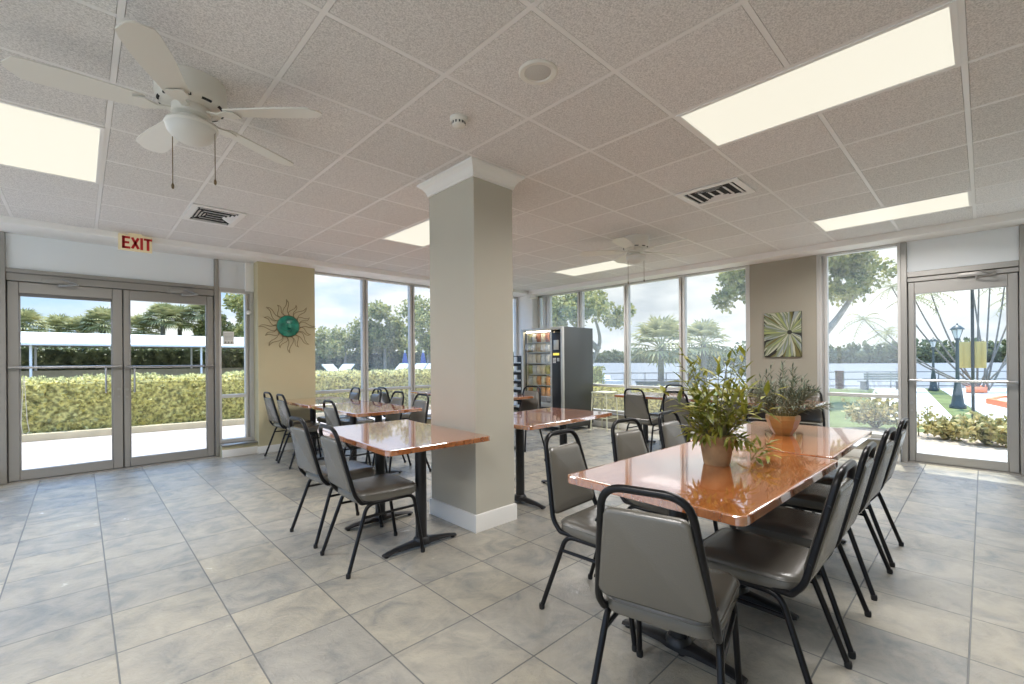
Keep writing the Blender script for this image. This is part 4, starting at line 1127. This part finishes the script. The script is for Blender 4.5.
def tree(name, base, trunk, blobs, n, size, mt, label, cat='tree', group=None, tr=.12, bark='bark'):
    """trunk: list of polylines; blobs: (centre, radius x, radius z)"""
    o = tag(empty(name, base), label, cat, group); B = Vector(base)
    tk = MB()
    for pl in trunk: tk.tube([Vector(p) - B for p in fillet(pl, .8, 4)], [tr * (1 - .6 * i / max(1, len(fillet(pl, .8, 4)) - 1)) for i in range(len(fillet(pl, .8, 4)))], 8)
    tk.build('trunk', M[bark], o)
    cr_ = MB(); vol = [b[1] ** 2 for b in blobs]
    subs = []
    for b_ in blobs:
        for _ in range(9):
            d = Vector((rl.gauss(0, 1), rl.gauss(0, 1), rl.gauss(0, 1))).normalized()
            subs.append((Vector(b_[0]) - B + Vector((d.x * b_[1] * .7, d.y * b_[1] * .7, d.z * b_[2] * .7)), b_[1] * rl.uniform(.32, .5), b_[1] ** 2))
    wts = [q[2] for q in subs]
    def fp():
        c_, r_, _ = rl.choices(subs, wts)[0]; d = Vector((rl.gauss(0, 1), rl.gauss(0, 1), rl.gauss(0, .8))).normalized()
        return c_ + d * r_ * rl.random() ** .4, d
    scatter(cr_, n, fp, size); cr_.build('crown', M[mt], o, smooth=False); return o
GT = 'trees on the lawn beyond the patio hedge'
tree('broadleaf_tree', (10.2, 23.5, GZ), [[(10.2, 23.5, GZ), (10.2, 23.5, 2.2)]], [((9.9, 23.8, 2.3), 1.2, .9), ((10.9, 22.9, 2.6), 1.1, .9)], 5000, .17, 'tree', 'rounded green tree beyond the patio hedge, next to the sun wall pier', 'tree', GT)
tree('broadleaf_tree', (11.7, 22.0, GZ), [[(11.7, 22.0, GZ), (11.7, 22, 2.6)]], [((11.6, 22.1, 3.2), 1.15, 1.1), ((12.1, 21.7, 2.3), 1.2, .9), ((11.1, 22.7, 2.4), .8, .7)], 6500, .17, 'tree', 'large round green tree beyond the patio hedge, in the middle window bay', 'tree', GT)
tree('broadleaf_tree', (12.2, 18.6, GZ), [[(12.2, 18.6, GZ), (12.2, 18.6, 2.6)]], [((12.0, 18.8, 3.2), 1.1, 1.15), ((12.6, 18.2, 2.6), 1.2, 1.1)], 6000, .16, 'tree', 'large green tree beyond the patio hedge, against the column edge', 'tree', GT)
tree('broadleaf_tree', (8.0, 35, GZ), [[(8, 35, GZ), (8, 35, 4)]], [((7.6, 35.3, 4.3), 1.5, 1.8), ((8.6, 34.6, 3.4), 1.4, 1.6), ((6.6, 36, 3.0), 1.2, 1.2)], 6000, .25, 'tree', 'tall green tree seen through the sidelight by the double doors', 'tree', GT)
hedge('garden_hedge', 0, 10, 1.2, GZ, 1.75, Matrix.Translation((6.5, 27.5, 0)) @ Matrix.Rotation(R(-40), 4, 'Z'), 5000, .2, M['hedgedark'], 'dark green hedge behind the white loungers beyond the patio', 'hedge', .08)

# loungers and folded umbrellas on a raised pool deck
DK = .40
struct(MB().box(5.6, 11.0, 13.3, 19.0, GZ - .02, DK).build('pool_deck', M['concrete'], smooth=False))
def lounger(loc, rz, label):
    o = tag(empty('pool_lounger', loc, R(rz)), label, 'lounger', 'white loungers beyond the patio hedge')
    MB().layers([[(-.6, -.3, .36), (.55, -.3, .36), (.55, .3, .36), (-.6, .3, .36)], [(-.6, -.3, .40), (.55, -.3, .40), (.55, .3, .40), (-.6, .3, .40)]]).build('bed', M['loungewhite'], o, smooth=False)
    MB().layers([[(.52, -.3, .36), (.57, -.3, .36), (.57, .3, .36), (.52, .3, .36)], [(.95, -.3, .76), (1.0, -.3, .74), (1.0, .3, .74), (.95, .3, .76)]]).build('backrest', M['loungewhite'], o, smooth=False)
    for (x, y) in ((-.5, -.25), (-.5, .25), (.5, -.25), (.5, .25)): MB().tube([(x, y, 0), (x, y, .37)], .025, 6).build('leg', M['loungewhite'], o)
for (u, v, rz, lab) in [(6.75, 17.0, 20, 'white lounger beyond the patio hedge, nearest the sun wall pier'), (7.3, 16.5, 120, 'white lounger beyond the hedge, seen end on, second from the pier'), (8.3, 15.6, 10, 'white lounger beyond the hedge, third from the pier'),
                        (8.75, 15.1, 10, 'white lounger beyond the hedge, fourth from the pier'), (9.15, 14.7, 15, 'white lounger beyond the hedge, fifth from the pier'), (9.55, 14.3, 10, 'white lounger beyond the hedge, closest to the column')]:
    lounger((u, v, DK), rz, lab)
for (u, v, lab) in ((9.36, 15.96, 'folded blue umbrella beyond the patio hedge, left of the window bar'), (9.88, 15.46, 'folded blue umbrella beyond the patio hedge, close to the column edge')):
    o = tag(empty('folded_umbrella', (u, v, DK)), lab, 'umbrella', 'folded blue umbrellas')
    MB().tube([(0, 0, 0), (0, 0, 1.28)], .025, 8).build('pole', M['loungewhite'], o)
    MB().lathe([(.09, .42), (.14, .5), (.11, .8), (.05, 1.15), (.0, 1.22)], 10).build('canopy', M['blue'], o)
    MB().lathe([(.25, 0), (.25, .06), (.06, .08), (.05, .2), (0, .2)], 16).build('base', M['stone'], o)

# river side planting
tree('shade_tree', (16.5, 3.7, GZ), [[(16.5, 3.7, GZ), (16.45, 3.75, 1.5), (17.0, 3.1, 2.5), (17.4, 2.7, 3.4)], [(16.45, 3.75, 1.4), (15.6, 4.6, 2.7), (14.9, 5.3, 3.5)], [(16.45, 3.75, 1.5), (16.3, 3.9, 3.0), (16.3, 3.9, 4.4)]],
     [((17.45, 2.75, 3.55), .95, .95), ((17.0, 3.1, 4.4), .9, .6), ((14.9, 5.1, 3.75), .75, .55), ((14.4, 5.5, 3.0), .38, .35), ((16.0, 4.2, 4.5), 1.2, .8)], 9000, .15, 'tree', 'shade tree with spreading branches outside, behind the leaf painting pier', tr=.16)
tree('leaning_tree', (13.55, 10.55, GZ), [[(13.55, 10.55, GZ), (13.7, 10.4, .6), (14.2, 9.94, 1.9), (14.0, 10.1, 2.8)], [(14.1, 10.0, 1.6), (13.4, 10.8, 2.7)]],
     [((14.0, 10.1, 3.35), 1.05, .65), ((13.2, 10.9, 3.1), .95, .6), ((14.7, 9.5, 2.9), .6, .45), ((12.8, 11.4, 2.6), .7, .5)], 5500, .15, 'tree', 'leaning tree outside the river windows, rising behind the vending machine', tr=.12)
fan_palm('fan_palm', (18.6, 9.9, GZ), 1.85, 1.75, 30, 'fan palm by the water in the middle river window, straight trunk', 'fan palms by the water', thick=.13)
fan_palm('fan_palm', (21.6, 9.3, GZ - .02), 2.1, 1.45, 28, 'fan palm by the water just right of the middle window bar', 'fan palms by the water', thick=.14)
tree('waterside_bush', (24.6, 9.4, GZ - 1.2), [[(24.6, 9.4, GZ - 1.2), (24.6, 9.4, .6)]], [((24.2, 9.8, .9), 1.2, .9), ((25.4, 8.4, 1.0), 1.2, .9), ((23.4, 10.4, .6), .8, .7)], 4500, .2, 'hedgedark', 'dense grey green bush at the water behind the potted leafy plant')
pl = MB(); pl.rbox(-1.2, 1.2, -.25, .25, 0, .34, .02); pl.rbox(-1.25, 1.25, -.29, .29, .34, .40, .02)
q = pl.build('planter_wall', M['stone'], loc=(18.4, 9.6, GZ)); q.rotation_euler = (0, 0, R(-50)); tag(q, 'low grey stone planter wall under the fan palms', 'planter')

# clump of slender palms by the dock
o = tag(empty('palm_clump', (26.0, .05, GZ)), 'clump of slender many-trunked palms beyond the single glass door', 'palm tree')
heads = [((-1.95, 1.85, 3.7), .8, .3), ((-1.5, 1.4, 3.95), .5, .5), ((-.35, .32, 4.9), .05, .6), ((-.05, .05, 5.1), .0, .8), ((.30, -.25, 4.7), .1, .5), ((.65, -.65, 4.35), .2, .4), ((.95, -.95, 3.7), .5, .2), ((1.3, -1.3, 3.9), .6, .2),
         ((-2.3, 3.4, 2.95), 1.2, .1), ((-1.4, 2.6, 4.3), .9, .4), ((-2.9, 2.6, 2.3), 1.0, .0), ((1.6, -1.5, 2.9), .9, .0)]
for i, (hd, bow, k_) in enumerate(heads):
    a = Vector((.18 * math.cos(i * 2.4), .18 * math.sin(i * 2.4), 0)); b_ = Vector(hd); ctl = (a + b_) / 2 + Vector((0, 0, -.35 * bow + k_ * .3)) + Vector((b_.x, b_.y, 0)) * .15
    P_ = [a * (1 - t) ** 2 + ctl * 2 * t * (1 - t) + b_ * t * t for t in [j / 10 for j in range(11)]]
    tk = MB(); tk.tube(P_, [.036 - .014 * j / 10 for j in range(11)], 7); tko = tk.build('trunk', M['palmbark'], o)
    fr = MB()
    for k in range(11):
        az = k * 2.4 + i; el = R(55 - 80 * k / 11); d = Vector((math.cos(az) * math.cos(el), math.sin(az) * math.cos(el), math.sin(el)))
        L_ = .85 * rl.uniform(.85, 1.1); Q = [b_ + d * L_ * t + Vector((0, 0, -.55 * L_ * t * t)) for t in [j / 8 for j in range(9)]]
        fr.tube(Q, .010, 4); sd = d.cross(Vector((0, 0, 1))).normalized()
        for j in range(1, 9):
            for sx in (-1, 1):
                w_ = .24 * (1 - .6 * abs(j / 8 - .45)); tip = Q[j] + sd * sx * w_ + (Q[j] - Q[j - 1]).normalized() * .12 + Vector((0, 0, -.08))
                e_ = (Q[j] - Q[j - 1]).normalized() * .022
                fr.add([Q[j] - e_, Q[j] + e_, tip], [(0, 1, 2)])
    fr.build('frond', M['palm'], tko, smooth=False)

# shrubs in the mulch bed
def shrub(name, loc, w_, h_, n, size, mt, label):
    o = tag(empty(name, loc), label, 'shrub'); st = MB(); cr_ = MB(); pts = []
    for k in range(16):
        a = k * 2.4; q = math.sqrt((k + .5) / 16); tip = Vector((w_ * .5 * q * math.cos(a), w_ * .5 * q * math.sin(a), h_ * (1 - .45 * q * q) * rl.uniform(.7, 1)))
        st.tube([(0, 0, 0), tip * .5 + Vector((0, 0, .05)), tip], [.012, .009, .005], 5); pts.append(tip)
    st.build('stems', M['stem'], o)
    def fp():
        t = rl.choice(pts); f_ = rl.uniform(.4, 1.05); return t * f_ + Vector((rl.gauss(0, .05), rl.gauss(0, .05), rl.gauss(0, .05))) * w_, t.normalized()
    scatter(cr_, n, fp, size); cr_.build('foliage', M[mt], o, smooth=False)
shrub('croton_shrub', (11.0, 1.45, GZ), .95, .62, 800, .11, 'shrub', 'yellowish shrub outside the window beside the single glass door')
shrub('croton_shrub', (10.25, .44, GZ), .58, .42, 420, .10, 'shrub', 'yellowish shrub in the mulch bed, left of the sign post')
shrub('croton_shrub', (10.0, -.02, GZ), .62, .50, 600, .10, 'shrub', 'wide variegated shrub in the mulch bed, in front of the sign post')
shrub('croton_shrub', (10.0, -.33, GZ), .55, .40, 500, .085, 'hedge', 'low green shrub in the mulch bed, nearest the door hinge side')
for (u, v, h_, lab) in ((10.4, .78, .40, 'thin young plant with bare stems in the mulch bed, nearest the door frame'), (10.64, .68, .50, 'thin young plant with bare stems in the mulch bed, second from the frame')):
    o = tag(empty('young_plant', (u, v, GZ)), lab, 'plant'); st = MB(); lf = MB()
    st.tube([(0, 0, 0), (.02, .01, h_ * .5), (0, .0, h_)], [.010, .008, .005], 5); st.tube([(.02, .01, h_ * .5), (.05, .10, h_ * .85)], .005, 5)
    st.build('stem', M['stem'], o)
    scatter(lf, 46, lambda: (Vector((rl.gauss(0, .04), rl.gauss(0, .04), h_ * rl.choice((.98, .9, .7, .5)) + rl.gauss(0, .03))), Vector((0, 0, 1))), .06); lf.build('leaves', M['shrub'], o, smooth=False)

# lamp posts
def lamp(loc, h_, label):
    o = tag(empty('lamp_post', loc), label, 'lamp post', 'garden lamp posts')
    MB().lathe([(.17, 0), (.17, .06), (.13, .12), (.085, .5), (.06, .72), (.045, .8), (.0, .8)], 12).build('base', M['lamp'], o)
    MB().lathe([(.042, .75), (.034, h_ - .42), (.055, h_ - .40), (.055, h_ - .36), (.0, h_ - .34)], 12).build('pole', M['lamp'], o)
    lo = MB().lathe([(.05, h_ - .36), (.075, h_ - .31), (.125, h_ - .12), (.0, h_ - .12)], 6).build('lantern', M['lampglass'], o, smooth=False)
    rb_ = MB()
    for k in range(6):
        a = 2 * PI * k / 6; rb_.tube([(.052 * math.cos(a), .052 * math.sin(a), h_ - .36), (.128 * math.cos(a), .128 * math.sin(a), h_ - .11)], .009, 5)
    rb_.build('cage', M['lamp'], lo)
    MB().lathe([(.15, h_ - .125), (.14, h_ - .10), (.07, h_ - .03), (.02, h_), (.018, h_ + .03), (.0, h_ + .05)], 12).build('cap', M['lamp'], o)
lamp((16.94, .49, GZ), 2.22, 'dark lamp post with lantern, nearer one beyond the single glass door')
lamp((25.0, 1.42, GZ), 2.12, 'dark lamp post with lantern, farther one by the water')
# sign
o = tag(empty('sign_post', (14.2, .17, GZ)), 'yellow sign board on a dark metal post beyond the single glass door', 'sign')
MB().tube([(0, 0, 0), (0, 0, 2.85)], .028, 8).build('post', M['post'], o)
bd = MB(); bd.rbox(.03, .05, -.21, .21, 1.12, 1.70, .004); bd.build('board', M['signyellow'], o)
bk_ = MB(); bk_.rbox(.015, .032, -.16, -.145, 1.14, 1.68, .002); bk_.rbox(.015, .032, .145, .16, 1.14, 1.68, .002); bk_.build('stiffener', M['signyellow'], o)
# orange boards
o = tag(empty('game_board', (26.0, .20, GZ)), 'flat orange board lying on the concrete court, farther of the two', 'board')
q = MB(); q.prism([(-2.4, .26), (-2.1, -.28), (1.5, -.30), (1.4, .35)], .05, .16); q.build('top', M['orange'], o, smooth=False)
for x in (-1.8, 1.0): MB().rbox(x - .08, x + .08, -.2, .2, 0, .05, .01).build('runner', M['post'], o)
o = tag(empty('game_board', (19.0, -.45, GZ)), 'orange rimmed white board on the concrete court, nearer of the two', 'board')
q = MB(); out_ = [(-1.55, .02), (-.1, .42), (1.6, .10), (1.6, -.9), (-1.5, -.9)]; inn = [(-1.15, -.03), (-.1, .30), (1.45, .02), (1.45, -.78), (-1.2, -.78)]
q.layers([[(x, y, 0) for x, y in out_[::-1]], [(x, y, .16) for x, y in out_[::-1]], [(x, y, .16) for x, y in inn[::-1]], [(x, y, .08) for x, y in inn[::-1]]]); q.build('rim', M['orange'], o, smooth=False)
MB().prism([(x, y) for x, y in inn[::-1]], .06, .10).build('infill', M['carport'], o, smooth=False)

# railing along the seawall, masonry posts, bench
A_, B_ = Vector((29.0, -.85, GZ)), Vector((17.95, 12.5, GZ)); D_ = (B_ - A_); LN = D_.length; D_.normalize()
o = tag(empty('seawall_railing', tuple(A_)), 'thin grey railing along the seawall by the water', 'railing')
for zz, nm in ((.72, 'top_rail'), (.40, 'mid_rail'), (.10, 'bottom_rail')):
    MB().tube([Vector((0, 0, zz)), D_ * LN + Vector((0, 0, zz))], .022, 6).build(nm, M['rail'], o)
for k in range(19):
    p_ = D_ * (LN * k / 18); MB().tube([p_, p_ + Vector((0, 0, .72))], .020, 6).build('rail_post', M['rail'], o)
PL = ['masonry post at the seawall, right of the bench and beside the door frame', 'masonry post at the seawall, left of the bench', 'masonry post at the seawall behind the leafy potted plant', 'masonry post at the seawall under the fan palms', 'masonry post at the seawall, close to the vending machine']
for k, t in enumerate((4.45, 7.1, 10.6, 13.6, 16.2)):
    p_ = A_ + D_ * t + Vector((-.25, -.2, 0))
    m_ = MB(); m_.rbox(-.11, .11, -.11, .11, 0, .74, .01); m_.rbox(-.13, .13, -.13, .13, .74, .79, .012); q = m_.build('masonry_post', M['brick'], loc=p_); q.rotation_euler = (0, 0, R(-50)); tag(q, PL[k], 'post', 'masonry posts of the seawall')
o = tag(empty('park_bench', tuple(A_ + D_ * 5.75 + Vector((-.75, -.6, 0))), math.atan2(D_.y, D_.x)), 'weathered grey slatted bench on the lawn facing the water', 'bench')
s_ = MB()
for k in range(4): s_.rbox(-.85, .85, -.25 + k * .11, -.16 + k * .11, .33, .36, .005)
s_.build('seat', M['bench'], o)
s_ = MB()
for k in range(3): s_.rbox(-.85, .85, .19, .22, .42 + k * .10, .50 + k * .10, .005)
s_.build('backrest', M['bench'], o)
for x in (-.7, .7):
    l_ = MB(); l_.rbox(x - .03, x + .03, -.24, .22, 0, .33, .008); l_.rbox(x - .03, x + .03, .17, .21, .33, .72, .008); l_.build('leg', M['rail'], o)

# far bank of mangroves
bank = [(300, -160), (265, -60), (250, -5), (224, 30), (214, 55), (223, 80), (240, 125), (258, 175), (275, 290)]
hs = [8, 7.5, 7.2, 6.6, 6.4, 6.4, 6.8, 7.2, 8]
mb = MB(); seg = []
for i in range(len(bank) - 1):
    a, b_ = Vector(bank[i]), Vector(bank[i + 1]); seg.append((a, b_, hs[i], hs[i + 1], (b_ - a).length))
    dd = (b_ - a).normalized(); nn = Vector((dd.y, -dd.x))
    if nn.x < 0: nn = -nn
    for w0 in (1.2,):
        p, q, r_, s2 = a + nn * w0, b_ + nn * w0, b_ + nn * 9, a + nn * 9
        mb.layers([[(p.x, p.y, -1.3), (q.x, q.y, -1.3), (r_.x, r_.y, -1.3), (s2.x, s2.y, -1.3)], [(p.x, p.y, hs[i] * .55), (q.x, q.y, hs[i + 1] * .55), (r_.x, r_.y, hs[i + 1] * .8), (s2.x, s2.y, hs[i] * .8)]])
wts = [q[4] for q in seg]
def fpb():
    a, b_, h0, h1, L_ = rl.choices(seg, wts)[0]; t = rl.random(); p = a + (b_ - a) * t; h_ = (h0 + (h1 - h0) * t) * (.86 + .09 * math.sin(p.x * .21 + p.y * .17) + .07 * math.sin(p.y * .6))
    z = rl.random(); dd = (b_ - a).normalized(); nn = Vector((dd.y, -dd.x)); nn = nn if nn.x > 0 else -nn
    o_ = nn * (.2 + 5 * max(0, z - .45) + rl.uniform(0, 1.2)); return Vector((p.x + o_.x, p.y + o_.y, -1.1 + (h_ + 1.1) * z)), Vector((-nn.x, -nn.y, .5))
scatter(mb, 15000, fpb, 1.9)
tag(mb.build('mangrove_foliage', M['mangrove'], smooth=False), 'long bank of dark green mangroves across the river', 'foliage', kind='stuff')
# small boat moored out on the river
o = tag(empty('motor_boat', (33.5, 23.3, -1.15), R(60)), 'small white motor boat on the river beyond the vending machine', 'boat')
MB().layers([[(-2.0, -.5, -.2), (1.2, -.5, -.2), (2.0, 0, -.1), (1.2, .5, -.2), (-2.0, .5, -.2)], [(-2.2, -.8, .6), (1.5, -.8, .65), (2.7, 0, .8), (1.5, .8, .65), (-2.2, .8, .6)]]).build('hull', M['loungewhite'], o, smooth=False)
MB().rbox(-.6, .5, -.4, .4, .6, 1.0, .08).build('cabin', M['carport'], o)
